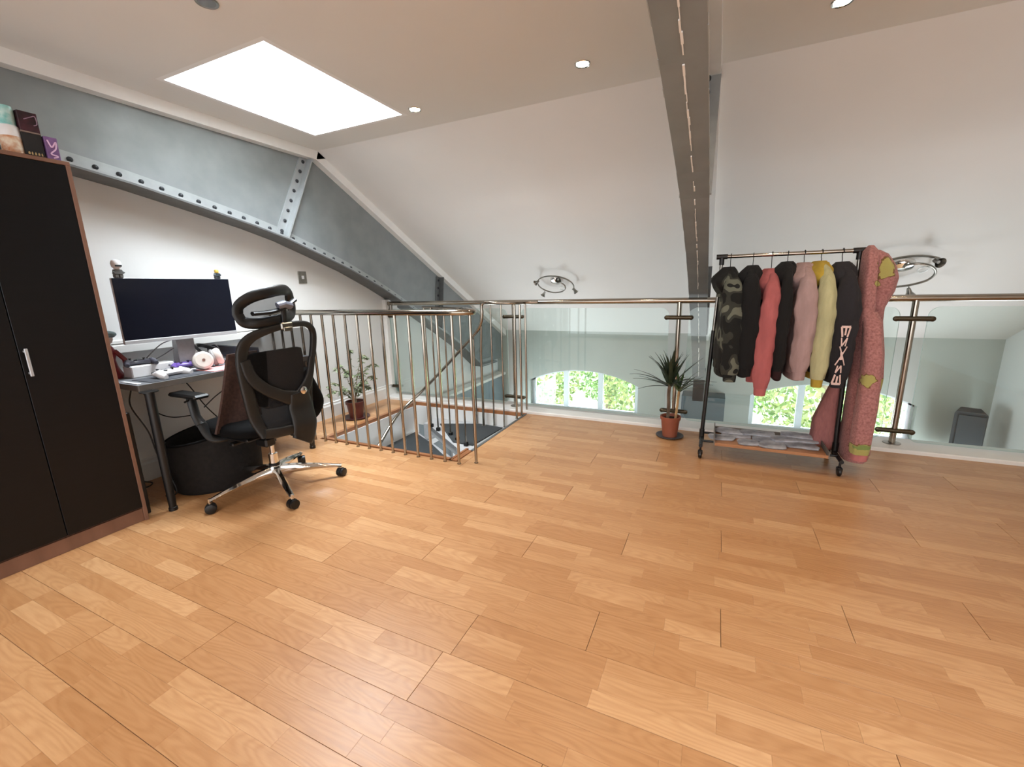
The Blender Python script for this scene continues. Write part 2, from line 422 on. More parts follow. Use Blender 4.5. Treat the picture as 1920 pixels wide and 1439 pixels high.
for i, (hx0, hx1, hy0, hy1) in enumerate((SK, SK_ADDED)):  # second entry is the added, unseen skylight
    t = .03; ht = 3.1
    b = MB()
    b.box((hx0 - t, hy0 - t, ZC), (hx0, hy1 + t, ht)); b.box((hx1, hy0 - t, ZC), (hx1 + t, hy1 + t, ht))
    b.box((hx0, hy0 - t, ZC), (hx1, hy0, ht)); b.box((hx0, hy1, ZC), (hx1, hy1 + t, ht))
    w = struct(b.build('window_%d' % (3 + i), TRIMW, angle=0))
    b = MB()
    for a, c in (((hx0, hy0), (hx0 + .04, hy1)), ((hx1 - .04, hy0), (hx1, hy1)), ((hx0 + .04, hy0), (hx1 - .04, hy0 + .04)), ((hx0 + .04, hy1 - .04), (hx1 - .04, hy1))):
        b.box((a[0], a[1], ht - .04), (c[0], c[1], ht + .02))
    b.build('window_frame', UPVC, w, angle=0)
    b = MB(); b.box((hx0 + .04, hy0 + .04, ht - .01), (hx1 - .04, hy1 - .04, ht)); b.build('pane', clear_mat('sky_dimming_pane_%d' % i, (.35, .37, .38)) if i == 0 else PANE, w, angle=0)  # tint of the first pane is added to dim the sky in the shaft
def added_window(n, a, c, axis, bars):
    # frame of an added window, lying on a solid wall between corners a and c; axis = wall normal
    i, j = [k for k in range(3) if k != axis]
    b = MB()
    def bar(p0, p1):
        lo, hi = [0] * 3, [0] * 3
        lo[axis], hi[axis] = a[axis], c[axis]; lo[i], hi[i] = p0[0], p1[0]; lo[j], hi[j] = p0[1], p1[1]; b.box(lo, hi)
    w_ = .07
    bar((a[i], a[j]), (c[i], a[j] + w_)); bar((a[i], c[j] - w_), (c[i], c[j])); bar((a[i], a[j] + w_), (a[i] + w_, c[j] - w_)); bar((c[i] - w_, a[j] + w_), (c[i], c[j] - w_))
    for k in range(1, bars):
        x = a[i] + (c[i] - a[i]) * k / bars; bar((x - .03, a[j] + w_), (x + .03, c[j] - w_))
    struct(b.build('window_%d' % n, UPVC, angle=0))
added_window(5, (-3.45, YB, .05), (2.97, YB + .05, 2.45), 1, 7)  # unseen windows, made up to carry the back and lower fill lamps
added_window(6, (XL + .10, 4.33, -2.37), (XL + .14, 6.67, -.73), 0, 3)
added_window(7, (XR - .04, 4.33, -2.37), (XR, 6.67, -.73), 0, 3)
# outer roof skin keeps the sky out of the void
b = MB(); b.box((XL - .2, YB - .2, 3.0), (SK[0] - .03, YF + .6, 3.06)); b.box((SK[1] + .03, YB - .2, 3.0), (SK_ADDED[0] - .03, YF + .6, 3.06)); b.box((SK_ADDED[1] + .03, YB - .2, 3.0), (XR + .2, YF + .6, 3.06))
b.box((SK[0] - .03, YB - .2, 3.0), (SK[1] + .03, SK[2] - .03, 3.06)); b.box((SK[0] - .03, SK[3] + .03, 3.0), (SK[1] + .03, YF + .6, 3.06))
b.box((SK_ADDED[0] - .03, YB - .2, 3.0), (SK_ADDED[1] + .03, SK_ADDED[2] - .03, 3.06)); b.box((SK_ADDED[0] - .03, SK_ADDED[3] + .03, 3.0), (SK_ADDED[1] + .03, YF + .6, 3.06))
struct(b.build('roof', STEEL_D, angle=0))

# white boxings above the trusses
def boxing(name, x0, x1, d=.10):
    b = MB()
    b.prism([(YB, ZC + .02), (YF + .3, ZC + .02), (YF - .02, ZC - .075), (YB, ZC - .075)], 0, x0, x1)
    b.prism([(YF - .02, ZC - .075), (YF + .02, ZC + .03), (YW, zs(YW) + .03), (YW, zs(YW) - d)], 0, x0, x1)
    struct(b.build(name, TRIMW, angle=0))
boxing('trim_2', XL, -3.345)
boxing('trim_3', -.245, -.068)

# window wall with two arched openings
def arch(cx, hw, zb, zspring, rise, n=16):
    R = (hw * hw + rise * rise) / (2 * rise); zc = zspring + rise - R; a = math.asin(hw / R)
    return [(cx + R * math.sin(-a + 2 * a * k / n), zc + R * math.cos(-a + 2 * a * k / n)) for k in range(n + 1)]
WINS = ((-1.965, .925), (1.455, .925)); ZB, ZSP, RISE = -.845, -.325, .215
b = MB(); T0, T1 = YW, YW + .25; top = zs(YW) + .05
for (xa, xb, cx) in ((XL, -.26, -1.965), (-.26, XR, 1.455)):
    A = arch(cx, .925, ZB, ZSP, RISE)
    b.box((xa, T0, ZF), (cx - .925, T1, top)); b.box((cx + .925, T0, ZF), (xb, T1, top)); b.box((cx - .925, T0, ZF), (cx + .925, T1, ZB))
    for (p, q) in zip(A[:-1], A[1:]): b.prism([(p[0], p[1]), (q[0], q[1]), (q[0], top), (p[0], top)], 1, T0, T1)
struct(b.build('wall_window', FARW, angle=0))
for wi, (cx, hw) in enumerate(WINS):
    A = arch(cx, hw, ZB, ZSP, RISE, 24)
    y0, y1 = YW + .10, YW + .15
    def ztop(x): 
        R = (hw * hw + RISE * RISE) / (2 * RISE); return ZSP + RISE - R + math.sqrt(max(R * R - (x - cx) ** 2, 0))
    b = MB()
    b.box((cx - hw, y0, ZB), (cx - hw + .06, y1, ztop(cx - hw + .06) - .001)); b.box((cx + hw - .06, y0, ZB), (cx + hw, y1, ztop(cx + hw - .06) - .001))
    b.box((cx - hw + .06, y0, ZB), (cx + hw - .06, y1, ZB + .07))
    for (p, q) in zip(A[:-1], A[1:]): b.prism([(p[0], p[1] - .03), (q[0], q[1] - .03), q, p], 1, y0, y1)
    for k in (-1, 1):
        x = cx + k * .30 - .0
        b.box((x - .04, y0 - .01, ZB + .07), (x + .04, y1, ztop(x) - .02))
    w = struct(b.build('window_%d' % (wi + 1), UPVC, angle=0))
    b = MB(); b.box((cx - hw - .04, YW - .07, ZB - .04), (cx + hw + .04, YW + .10, ZB)); b.build('window_sill', TRIMW, w, angle=0)
    edges = [cx - hw + .06, cx - .34, cx - .26, cx + .26, cx + .34, cx + hw - .06]
    for k in range(3):
        xa, xb = edges[2 * k], edges[2 * k + 1]
        poly = [(xa, ZB + .07)] + [(xb, ZB + .07)] + [(x, ztop(x) - .03) for x in np.linspace(xb, xa, 9)]
        b = MB(); b.prism(poly, 1, y0 + .02, y0 + .026); b.build('pane', PANE, w, angle=0)
    if wi == 1:
        for k in range(2):
            b = MB(); b.box((cx - .36 + .14 * k, y0 - .012, ZB + .03), (cx - .28 + .14 * k, y0, ZB + .045)); b.build('window_latch', SILVER, w, angle=0)

# lower wall: grey dado under a white ledge, and the pier under the middle truss
b = MB(); b.box((XL, 4.2, ZF), (XL + .10, YW, -.26)); struct(b.build('trim_4', mat('blue_grey_dado_paint', (130, 143, 150), .6, var=.03, scale=5), angle=0))
b = MB(); b.box((XL, 4.2, -.26), (XL + .16, YW, -.215), .006); struct(b.build('trim_5', TRIMW, angle=0))
b = MB(); b.box((-.37, 6.56, ZF), (.20, YW, -.33)); struct(b.build('trim_6', DADO, angle=0))
# skirting and trunking on the left wall
b = MB()
b.prism([(XL, 0), (XL + .02, 0), (XL + .02, .12), (XL + .012, .135), (XL + .012, .15), (XL, .155)], 1, YB, 4.2)
struct(b.build('baseboard_left', TRIMW, angle=0))
b = MB(); b.box((XL, 1.2, .90), (XL + .05, 2.45, .955), .005); b.box((XL, 1.2, .962), (XL + .03, 2.45, .985), .004); struct(b.build('trim_7', TRIMW, angle=0))
b = MB(); b.box((XL, 4.0, .156), (XL + .05, 4.2, 1.16)); struct(b.build('trim_8', TRIMW, angle=0))

# ------------------------------------------------------------------ riveted steel trusses
PROF = [(-2.55, 1.90), (-1.6, 2.03), (-.6, 2.08), (.2, 2.085), (.7, 2.06), (1.05, 2.025), (1.343, 1.992), (1.634, 1.949), (2.011, 1.874), (2.413, 1.787), (2.692, 1.715), (2.995, 1.612),
        (3.384, 1.475), (3.764, 1.313), (4.044, 1.18), (4.503, .945), (5.0, .68), (5.425, .442), (5.865, .139), (5.99, .05), (6.5, .045)]
def zp(y): return float(np.interp(y, [p[0] for p in PROF], [p[1] for p in PROF]))
rivmb = None
def truss(cx, sides, name, label, wx, fl):
    # web plate in the plane x = wx; flange spans fl = (x0, x1)
    t = thing(name, (cx, 3.0, zp(3.0)), label, 'roof truss')
    topc = [(YB + .05, ZC - .06), (YF - .02, ZC - .06), (YF + .04, zs(YF + .04) - .085), (YW - .02, zs(YW) - .085)]
    bot = [(y, z + .01) for y, z in PROF] + [(YW - .02, .055)]
    b = MB()
    ys = sorted(set([p[0] for p in bot] + [p[0] for p in topc]))
    def zt(y): return float(np.interp(y, [p[0] for p in topc], [p[1] for p in topc]))
    def zb(y): return float(np.interp(y, [p[0] for p in bot], [p[1] for p in bot]))
    for a, c in zip(ys[:-1], ys[1:]):
        b.prism([(a, zb(a)), (c, zb(c)), (c, zt(c)), (a, zt(a))], 0, wx - .006, wx + .006)
    b.build('web_plate', STEEL, t, angle=0)
    # lower flange
    b = MB()
    for (a, za), (c, zc) in zip(PROF[:-1], PROF[1:]):
        b.prism([(a, za - .012), (c, zc - .012), (c, zc), (a, za)], 0, fl[0], fl[1])
    b.build('flange', STEEL_D if len(sides) == 1 else STEEL, t, angle=0)
    if len(sides) == 2:
        b = MB(); b.box((fl[0], 6.30, -.33), (fl[1], 6.559, .037), .003); b.box((fl[0], 6.30, -.329), (fl[1], YW - .02, .037)); b.build('shoe', STEEL, t, angle=0)
        b = MB(); z_ = [(y, z) for y, z in PROF if y > .6]
        fine = [(y, zp(y)) for y in np.arange(.7, 6.4, .05)]
        for (a, za), (c, zc) in zip(fine[:-1], fine[1:]):
            if rnd() < .18: continue
            w = U(.0012, .004); o_ = U(-.002, .002)
            b.prism([(a, za - .0165), (c, zc - .0165), (c, zc - .012), (a, za - .012)], 0, wx - w + o_, wx + w + o_)
        o = stuff(b.build('flaking_seam', TRIMW, t, angle=0)); o['label'] = 'broken line of flaking white paint'
        for s in (-1, 1):
            b = MB(); xe = fl[0] if s < 0 else fl[1]
            for (a, za), (c, zc) in zip(fine[:-1], fine[1:]):
                if rnd() < .45: continue
                b.prism([(a, za - .0135), (c, zc - .0135), (c, zc - .008), (a, za - .008)], 0, xe - .0015, xe + .0015)
            stuff(b.build('paint_edge', STEEL_L, t, angle=0))
    for sd in sides:
        xs = wx + sd * .006
        b = MB()
        for (a, za), (c, zc) in zip(PROF[:-1], PROF[1:]):
            b.prism([(a, za), (c, zc), (c, zc + .085), (a, za + .085)], 0, xs, xs + sd * .01)
            b.prism([(a, za), (c, zc), (c, zc + .012), (a, za + .012)], 0, xs, fl[1] if sd > 0 else fl[0])
        b.build('angle_bar', STEEL_L, t, angle=0)
        # stiffeners: riveted leg plus outstanding leg
        for (yb_, zb_), (yt_, zt_) in (((2.70, zp(2.70) + .01), (3.045, 2.42)), ((4.92, zp(4.92) + .01), (5.02, zs(5.02) - .09)), ((.75, zp(.75) + .01), (.75, 2.43)), ((-1.2, zp(-1.2) + .01), (-1.2, 2.43))):
            dy, dz = yt_ - yb_, zt_ - zb_; Ln = math.hypot(dy, dz); ny, nz = dz / Ln, -dy / Ln
            def q(u, w_): return (yb_ + dy * u + ny * w_, zb_ + dz * u + nz * w_)
            b = MB()
            b.prism([q(0, -.07), q(0, .01), q(1, .01), q(1, -.07)], 0, xs, xs + sd * .012)
            b.prism([q(0, .0), q(0, .012), q(1, .012), q(1, .0)], 0, xs, xs + sd * .075)
            b.prism([q(0, .012), q(0, .04), q(1, .04), q(1, .012)], 0, xs, xs + sd * .010)
            st = b.build('stiffener', STEEL_L if yb_ < 4 else STEEL_D, t, angle=0)
            n = max(int(Ln / .095), 2)
            if yb_ > 1:
                for k in range(n):
                    u = (k + .5) / n; yy, zz_ = q(u, -.03)
                    clone_riv((xs + sd * .012, yy, zz_), sd, st)
        if True:
            y_ = .32 + .05
            while y_ < 5.9:
                clone_riv((xs + sd * .010, y_, zp(y_) + .045), sd, t); y_ += .107 if y_ > 2 else .112
    return t
RIV = {}
def clone_riv(p, sd, parent):
    if sd not in RIV:
        b = MB(); b.lathe([(.0155, 0), (.0145, .006 * sd), (.010, .011 * sd), (.004, .0135 * sd)], p, n=10, axis='x')
        RIV[sd] = b.build('rivet', RIVET, parent, origin=p); return
    clone(RIV[sd], p, parent)
truss(-3.42, (1,), 'steel_truss', 'riveted grey steel arched truss running along the left white wall', -3.42, (XL + .005, -3.33))
truss(-.147, (-1, 1), 'steel_truss', 'overhead grey steel truss with flaking seam, dividing the ceiling behind the clothes rack', -.147, (-.22, -.075))

# ------------------------------------------------------------------ downlights
def downlight(x, y, lit, label):
    t = thing('ceiling_downlight', (x, y, ZC - .006), label, 'ceiling light', 'recessed ceiling downlights')
    b = MB(); b.lathe([(.036, -.003), (.044, -.006), (.047, -.002), (.047, .0), (.036, 0), (.036, -.003)], (x, y, ZC), n=28); b.build('bezel', CHROMEB if not lit else CHROME, t)
    m = mat('lit_lamp_lens', (255, 230, 190), .3, emis=((1, .80, .52), 30)) if lit else mat('unlit_lamp_lens', (120, 120, 118), .2, .4)
    b = MB(); b.lathe([(.004, -.004), (.0355, -.0035), (.0355, -.0005), (.004, -.0005)], (x, y, ZC), n=24); b.build('lens', m, t)
    if lit:
        d = bpy.data.lights.new('downlight_beam', 'SPOT'); d.energy = DL; d.color = (1, .79, .57); d.spot_size = math.radians(130); d.spot_blend = .8; d.shadow_soft_size = .03
        o = bpy.data.objects.new('downlight_beam', d); C.objects.link(o); o.parent = t; o.location = (0, 0, -.006)
DL = 17
downlight(-.792, 2.735, True, 'lit round downlight in the flat ceiling just left of the overhead truss')
downlight(-2.02, 2.795, True, 'lit round downlight beside the corner of the skylight')
downlight(-2.10, 1.44, False, 'unlit dark round downlight at the top edge above the skylight')
downlight(.427, 2.746, True, 'lit round downlight in the ceiling to the right of the overhead truss')
for x, y in ((-.792, 1.2), (.427, 1.2), (1.65, 2.75), (1.65, 1.2), (-.792, -.3), (.427, -.3), (-2.05, -.3)):  # out of view, continuing the rows; added as fill light
    downlight(x, y, True, 'unseen lit downlight %s, %s' % ({-2.05: 'left of the truss by the wardrobe', -.792: 'just left of the overhead truss', .427: 'just right of the overhead truss', 1.65: 'near the right wall'}[x], {2.75: 'in the row nearest the slope', 1.2: 'in the middle row of the ceiling', -.3: 'in the row above the camera'}[y]))

# ------------------------------------------------------------------ glass balustrade
YR = 4.05; ZR = 1.115
bal = thing('glass_balustrade', (-.3, YR, .028), 'polished steel handrail on posts with clamped clear glass panels along the mezzanine edge', 'balustrade')
b = MB(); b.tube([(XL + .03, YR, ZR), (-1.4, YR, ZR)], .0235, 16); b.build('handrail', BRASS, bal)
b = MB(); b.tube([(-1.4, YR, ZR), (XR - .03, YR, ZR)], .0245, 16); b.build('handrail', BRASS, bal)
b = MB(); b.lathe([(.05, 0), (.05, .008), (.035, .015), (.027, .02), (.027, .05)], (XL, YR, ZR), axis='x'); b.build('wall_flange', CHROMEB, bal)
b = MB(); b.tube([(XL + .08, YR, ZR - .08), (XL + .08, YR, ZR)], .02, 12); b.tube([(XL, YR, ZR - .07), (XL + .08, YR, ZR - .07)], .012, 10); b.build('wall_bracket', CHROMEB, bal)
posts = (-1.87, -.29, 1.285, 2.86)
for px in posts:
    b = MB(); b.tube([(px, YR, .03), (px, YR, ZR - .01)], .0205, 16); po = b.build('post', BRASS, bal)
    b = MB(); b.lathe([(.005, 0), (.055, 0), (.055, .004), (.024, .008), (.022, .012)], (px, YR, .0285)); b.build('base_plate', CHROMEB, po)
def clamp(x, z, sgn):
    b = MB(); b.tube([(x, YR - .012, z), (x + sgn * .10, YR - .012, z)], .019, 12, rb=.019); b.lathe([(.006, 0), (.019, 0), (.019, -.012), (.012, -.016)], (x + sgn * .10, YR - .012, z), axis='y'); b.ball((x + sgn * .10, YR - .012, z), .019)
    return b.build('glass_clamp', BRASSD, bal)
for px in posts:
    for z in (.97, .13):
        for sg in (-1, 1):
            if px > 2.5 and sg > 0: continue
            clamp(px, z, sg)
for z in (.97, .13): clamp(XL + .03, z, 1)
def panel(x0, x1):
    r = .07; z0, z1 = .05, 1.055; pts = []
    for (cx, cz, a0) in ((x1 - r, z1 - r, 0), (x0 + r, z1 - r, 90), (x0 + r, z0 + r, 180), (x1 - r, z0 + r, 270)):
        for k in range(7):
            a = math.radians(a0 + 15 * k); pts.append((cx + r * math.cos(a), cz + r * math.sin(a)))
    n = len(pts); b = MB()
    y0, y1 = YR - .004, YR + .006
    b.add([(p[0], y0, p[1]) for p in pts] + [(p[0], y1, p[1]) for p in pts], [tuple(range(n)), tuple(reversed(range(n, 2 * n)))])
    b.m = 1
    b.add([(p[0], y0, p[1]) for p in pts] + [(p[0], y1, p[1]) for p in pts], [(i, i + n, (i + 1) % n + n, (i + 1) % n) for i in range(n)])
    b.build('glass_panel', [GLASS, EDGE], bal, angle=0)
ends = [XL + .055] + [p for p in posts]
panel(XL + .055, -1.945); panel(-1.795, -.37); panel(-.21, 1.21); panel(1.365, 2.79)

# ------------------------------------------------------------------ baluster guard round the stairwell
grd = thing('stair_guard', (-2.3, 2.53, 0), 'polished steel guard of thin upright bars in front of the stairwell', 'railing')
zt = 1.10
def rod(x, y, z0, z1, r, parent, first={}):
    k = (round(z1 - z0, 3), r)
    if k not in first:
        b = MB(); b.tube([(x, y, z0), (x, y, z1)], r, 10); b.lathe([(.004, 0), (r * 1.35, 0), (r * 1.35, .006), (r, .007)], (x, y, z0), n=10)
        first[k] = b.build('baluster', BRASS, parent, origin=(x, y, z0)); return
    clone(first[k], (x, y, z0), parent)
xs_ = list(np.linspace(-3.47, -1.62, 17))
xs_ = [-3.105 - .1225 * 3 + .1225 * i for i in range(16)]
for x in xs_: rod(x, 2.525, 0, zt, .0108, grd)
rod(-1.525, 2.585, 0, zt, .0108, grd)
path = bez([(XL + .02, 2.525, zt), (-2.5, 2.525, zt), (-1.75, 2.525, zt), (-1.60, 2.53, zt), (-1.535, 2.56, zt), (-1.515, 2.61, zt), (-1.56, 2.68, zt), (-1.70, 2.84, zt)], 8)
b = MB(); b.tube(path, .0215, 14); b.build('handrail', BRASS, grd)
sg = thing('stair_guard', (-2.3, 3.4, -.15), 'inner row of four steel bars standing on the white edge of the top stair', 'railing')
inner = [(-2.0, 3.22), (-2.29, 3.41), (-2.49, 3.49), (-2.63, 3.57)]
for x, y in inner: rod(x, y, -.15, zt - .01, .008, sg)
for x, y in inner + [(-2.15, 3.31)]:
    b = MB(); b.box((x - .018, y - .018, -.151), (x + .018, y + .018, -.115), .004); b.build('foot_block', BLACK, sg, angle=0)
b = MB(); b.tube(bez([(-1.72, 2.87, zt), (-1.86, 3.05, zt), (-2.0, 3.22, zt - .005), (-2.3, 3.41, zt - .01), (-2.65, 3.58, zt - .01)], 6), .012, 10); b.build('handrail', BRASS, sg)
eg = thing('stair_guard', (-1.7, 3.9, 0), 'short return of steel bars closing the far corner of the stairwell', 'railing')
for x, y in ((-1.70, 3.70), (-1.70, 3.82), (-1.70, 3.95)): rod(x, y, .003, zt, .0108, eg)
for x, y in ((-1.91, 3.84), (-2.03, 3.845), (-2.24, 3.85)): rod(x, y, -.15, zt if x > -2.2 else .80, .0085, eg)
b = MB(); b.tube([(-2.13, 3.80, -.15), (-2.13, 3.80, .62), (-2.11, 3.80, 1.0)], .013, 12); b.lathe([(.004, 0), (.022, 0), (.022, .008), (.014, .01)], (-2.13, 3.80, -.15)); b.build('newel_post', BRASS, eg)
b = MB(); b.tube(bez([(-1.60, 4.03, ZR), (-1.70, 3.98, ZR), (-1.80, 3.86, 1.115), (-1.95, 3.80, 1.12), (-2.05, 3.795, 1.125), (-2.095, 3.79, 1.10), (-2.095, 3.79, 1.02), (-2.11, 3.79, .93), (-2.16, 3.79, .84), (-2.25, 3.79, .75), (-2.35, 3.785, .655),
                      (-2.62, 3.78, .40), (-2.84, 3.74, .19), (-2.95, 3.62, .06), (-2.985, 3.42, -.06), (-2.985, 3.15, -.26), (-2.985, 2.8, -.52)], 6), .0165, 12)
b.build('stair_handrail', BRASS, eg)

# ------------------------------------------------------------------ stair below the opening
stn = thing('staircase', (-2.4, 3.2, -1.2), 'charcoal carpeted winding stair with a pale steel edge going down through the floor', 'staircase')
def slab(poly, z0, z1, name, m):
    b = MB(); b.prism(poly, 2, z0, z1); return b.build(name, m, stn, angle=0)
t1 = [(-1.94, 3.24), (-1.91, 3.80), (-2.20, 3.83), (-2.60, 3.68), (-2.16, 3.25)]
slab([(-1.72, 2.88), (-1.70, 3.86), (-2.75, 3.86), (-2.70, 3.62), (-2.05, 3.14), (-1.93, 3.02)], -.20, -.154, 'landing_plate', STRING)
slab(t1, -.154, -.143, 'tread_carpet', CARPET)
b = MB(); b.add([(-1.72, 2.88, -.235), (-2.05, 3.14, -.235), (-2.70, 3.62, -.235), (-2.70, 3.64, -.235), (-2.05, 3.16, -.235), (-1.72, 2.90, -.235), (-1.72, 2.88, -.15), (-2.05, 3.14, -.15), (-2.70, 3.62, -.15), (-2.70, 3.64, -.15), (-2.05, 3.16, -.15), (-1.72, 2.90, -.15)],
           [(0, 1, 7, 6), (1, 2, 8, 7), (2, 3, 9, 8), (3, 4, 10, 9), (4, 5, 11, 10), (6, 7, 10, 11), (7, 8, 9, 10), (0, 6, 11, 5)]); b.build('stringer', STRING, stn, angle=0)
slab([(OX0 + .013, OY0 + .02), (-1.72, OY0 + .02), (-1.72, 2.86), (-2.05, 3.12), (-2.70, 3.60), (OX0 + .013, 3.80)], -.345, -.33, 'tread_carpet', CARPET)
slab([(OX0 + .013, OY0 + .02), (-1.72, OY0 + .02), (-1.72, 3.0), (OX0 + .013, 3.85)], -.40, -.346, 'landing_plate', STRING)
b = MB(); b.box((-2.80, 3.66, -.33), (-2.74, 3.86, -.16)); b.build('stringer', STRING, stn, angle=0)
for k in range(6):
    z = -.62 - .26 * k
    b = MB(); b.box((OX0 + .02, 2.7 - .24 * k, z), (-2.1, 3.0 - .24 * k, z + .05), .004); b.build('tread_carpet', CARPET, stn, angle=0)
b = MB(); b.box((-2.08, 1.2, -2.2), (-2.04, 3.0, -.42)); b.build('stringer', STRING, stn, angle=0)
for x, y in ((-2.02, 2.72), (-1.86, 2.76)):
    b = MB(); b.box((x - .045, y - .012, -.33), (x + .045, y + .012, -.30), .004); b.build('black_foot', BLACK, stn, angle=0)

# ------------------------------------------------------------------ wardrobe
wd = thing('wardrobe', (-3.2, .82, 0), 'tall black two-door wardrobe with walnut edges at the left of the picture', 'wardrobe')
wy0, wy1, wx0, wx1, wz = .49, 1.165, -3.50, -2.885, 1.90
def part(name, m, parent, a, c, bev=.0015, label=None):
    b = MB(); b.box(a, c, bev); o = b.build(name, m, parent, angle=0 if bev < .004 else 35)
    if label: o['label'] = label
    return o
part('side_panel', WARDE, wd, (wx0, wy1 - .018, 0), (wx1, wy1, wz - .018))
part('side_panel', WARDE, wd, (wx0, wy0, 0), (wx1, wy0 + .018, wz - .018))
part('top_panel', WARDE, wd, (wx0, wy0, wz - .018), (wx1, wy1, wz))
part('back_panel', WARD, wd, (wx0, wy0 + .018, .05), (wx0 + .008, wy1 - .018, wz - .018))
part('plinth', WARDE, wd, (wx1 - .03, wy0 + .018, 0), (wx1 - .012, wy1 - .018, .075))
part('bottom_panel', WARDE, wd, (wx0, wy0 + .018, .075), (wx1 - .02, wy1 - .018, .093))
for a, c in ((wy0 + .019, .8245), (.8275, wy1 - .019)):
    d = part('door', WARD, wd, (wx1 - .018, a, .085), (wx1 - .001, c, wz - .02))
    if a < .8: continue
    hy = .845
    b = MB(); b.box((wx1 + .018, hy - .006, .905), (wx1 + .026, hy + .006, 1.035), .002); b.box((wx1 - .001, hy - .004, .915), (wx1 + .02, hy + .004, .923)); b.box((wx1 - .001, hy - .004, 1.017), (wx1 + .02, hy + .004, 1.025))
    o = b.build('door_handle', SILVER, d); o['label'] = 'slim silver bar handle'

# things on the wardrobe
zt_ = wz
t = thing('canister', (-2.96, 1.0, zt_), 'teal, white and orange printed canister at the left end of the wardrobe top', 'canister')
b = MB(); b.lathe([(.002, 0), (.036, 0), (.037, .004), (.037, .075), (.036, .078), (.002, .078)], (-2.96, 1.004, zt_)); b.build('body', mat('orange_print', (190, 120, 70), .5, var=.3, scale=30, lo=(225, 215, 195)), t)
b = MB(); b.lathe([(.036, .078), (.037, .082), (.034, .12), (.030, .125), (.002, .125)], (-2.96, 1.004, zt_)); b.build('collar', WHITEP, t)
b = MB(); b.lathe([(.028, .125), (.029, .19), (.026, .205), (.002, .207)], (-2.96, 1.004, zt_)); b.build('lid', mat('teal_plastic', (110, 180, 176), .4, var=.2, scale=30, lo=(190, 215, 212)), t)
t = thing('gift_box', (-2.97, 1.065, zt_), 'black and maroon gift box with gold lettering on the wardrobe top', 'box')
part('lower_box', mat('matt_black_card', (22, 20, 21), .7), t, (-3.02, 1.032, zt_), (-2.925, 1.098, zt_ + .105))
part('band', mat('taupe_card', (128, 112, 104), .6), t, (-3.021, 1.031, zt_ + .105), (-2.924, 1.099, zt_ + .112))
part('upper_box', mat('maroon_card', (70, 26, 40), .45, var=.35, scale=22, lo=(28, 12, 20)), t, (-3.02, 1.032, zt_ + .112), (-2.925, 1.098, zt_ + .195))
GOLD = mat('gold_print', (190, 160, 110), .5)
b = MB()
for k, w in enumerate((.007, .005, .006, .006, .005)): b.box((-2.9249, 1.040 + k * .011, zt_ + .012), (-2.9243, 1.040 + k * .011 + w, zt_ + .021)); b.box((-2.9249, 1.040 + k * .011 + w * .3, zt_ + .021), (-2.9243, 1.040 + k * .011 + w * .8, zt_ + .024))
b.build('lettering', GOLD, t, angle=0)
b = MB(); b.tube(bez([(-2.9235, 1.05, zt_ + .16), (-2.9235, 1.075, zt_ + .175), (-2.9235, 1.09, zt_ + .18), (-2.9235, 1.092, zt_ + .15), (-2.9235, 1.08, zt_ + .14)]), .0018, 5); b.build('print_swirl', mat('mauve_print', (150, 120, 140), .5), t)
t = thing('purple_box', (-2.95, 1.125, zt_), 'small purple box with pink swirl print at the wardrobe corner', 'box')
part('carton', mat('purple_card', (132, 96, 150), .45, var=.15, scale=40), t, (-2.985, 1.104, zt_), (-2.92, 1.150, zt_ + .105))
b = MB(); b.tube(bez([(-2.9195, 1.113, zt_ + .09), (-2.9195, 1.125, zt_ + .06), (-2.9195, 1.142, zt_ + .085), (-2.9195, 1.138, zt_ + .055), (-2.9195, 1.118, zt_ + .03), (-2.9195, 1.14, zt_ + .022), (-2.9195, 1.124, zt_ + .012)]), .0032, 6); b.build('print_swirl', mat('pink_print', (226, 190, 222), .5), t)

# ------------------------------------------------------------------ desk
dx0, dx1, dy0, dy1, dz = -3.52, -2.91, 1.255, 2.42, .768
dk = thing('desk', (-3.2, 1.8, 0), 'grey-topped desk on black tube legs standing against the white wall', 'desk')
b = MB(); b.prism([(dx0, dy0), (dx1 - .005, dy0), (dx1, dy0 + .005), (dx1, dy1), (dx0, dy1)], 2, dz - .034, dz - .0015); b.build('desk_top_core', DESKE, dk, angle=0)
b = MB(); b.prism([(dx0, dy0), (dx1, dy0), (dx1, dy1), (dx0, dy1)], 2, dz - .0015, dz); b.build('desk_top_surface', DESK, dk, angle=0)
for x, y in ((-2.875, 1.285), (-3.43, 1.32), (-2.95, 2.36), (-3.43, 2.36)):
    b = MB(); b.lathe([(.003, 0), (.023, 0), (.023, .02), (.019, .022), (.020, .05), (.0235, .38), (.0235, dz - .036), (.003, dz - .036)], (x, y, 0), 16); b.lathe([(.003, 0), (.045, 0), (.045, -.006), (.003, -.006)], (x, y, dz - .034), 16)
    b.build('leg', BLACK, dk)
b = MB(); b.box((-3.00, 1.17, 0), (-2.965, 1.215, .62), .004); o = tag(b.build('black_post', BLACK, None), 'slim black upright post in the gap between the wardrobe and the desk', 'post')

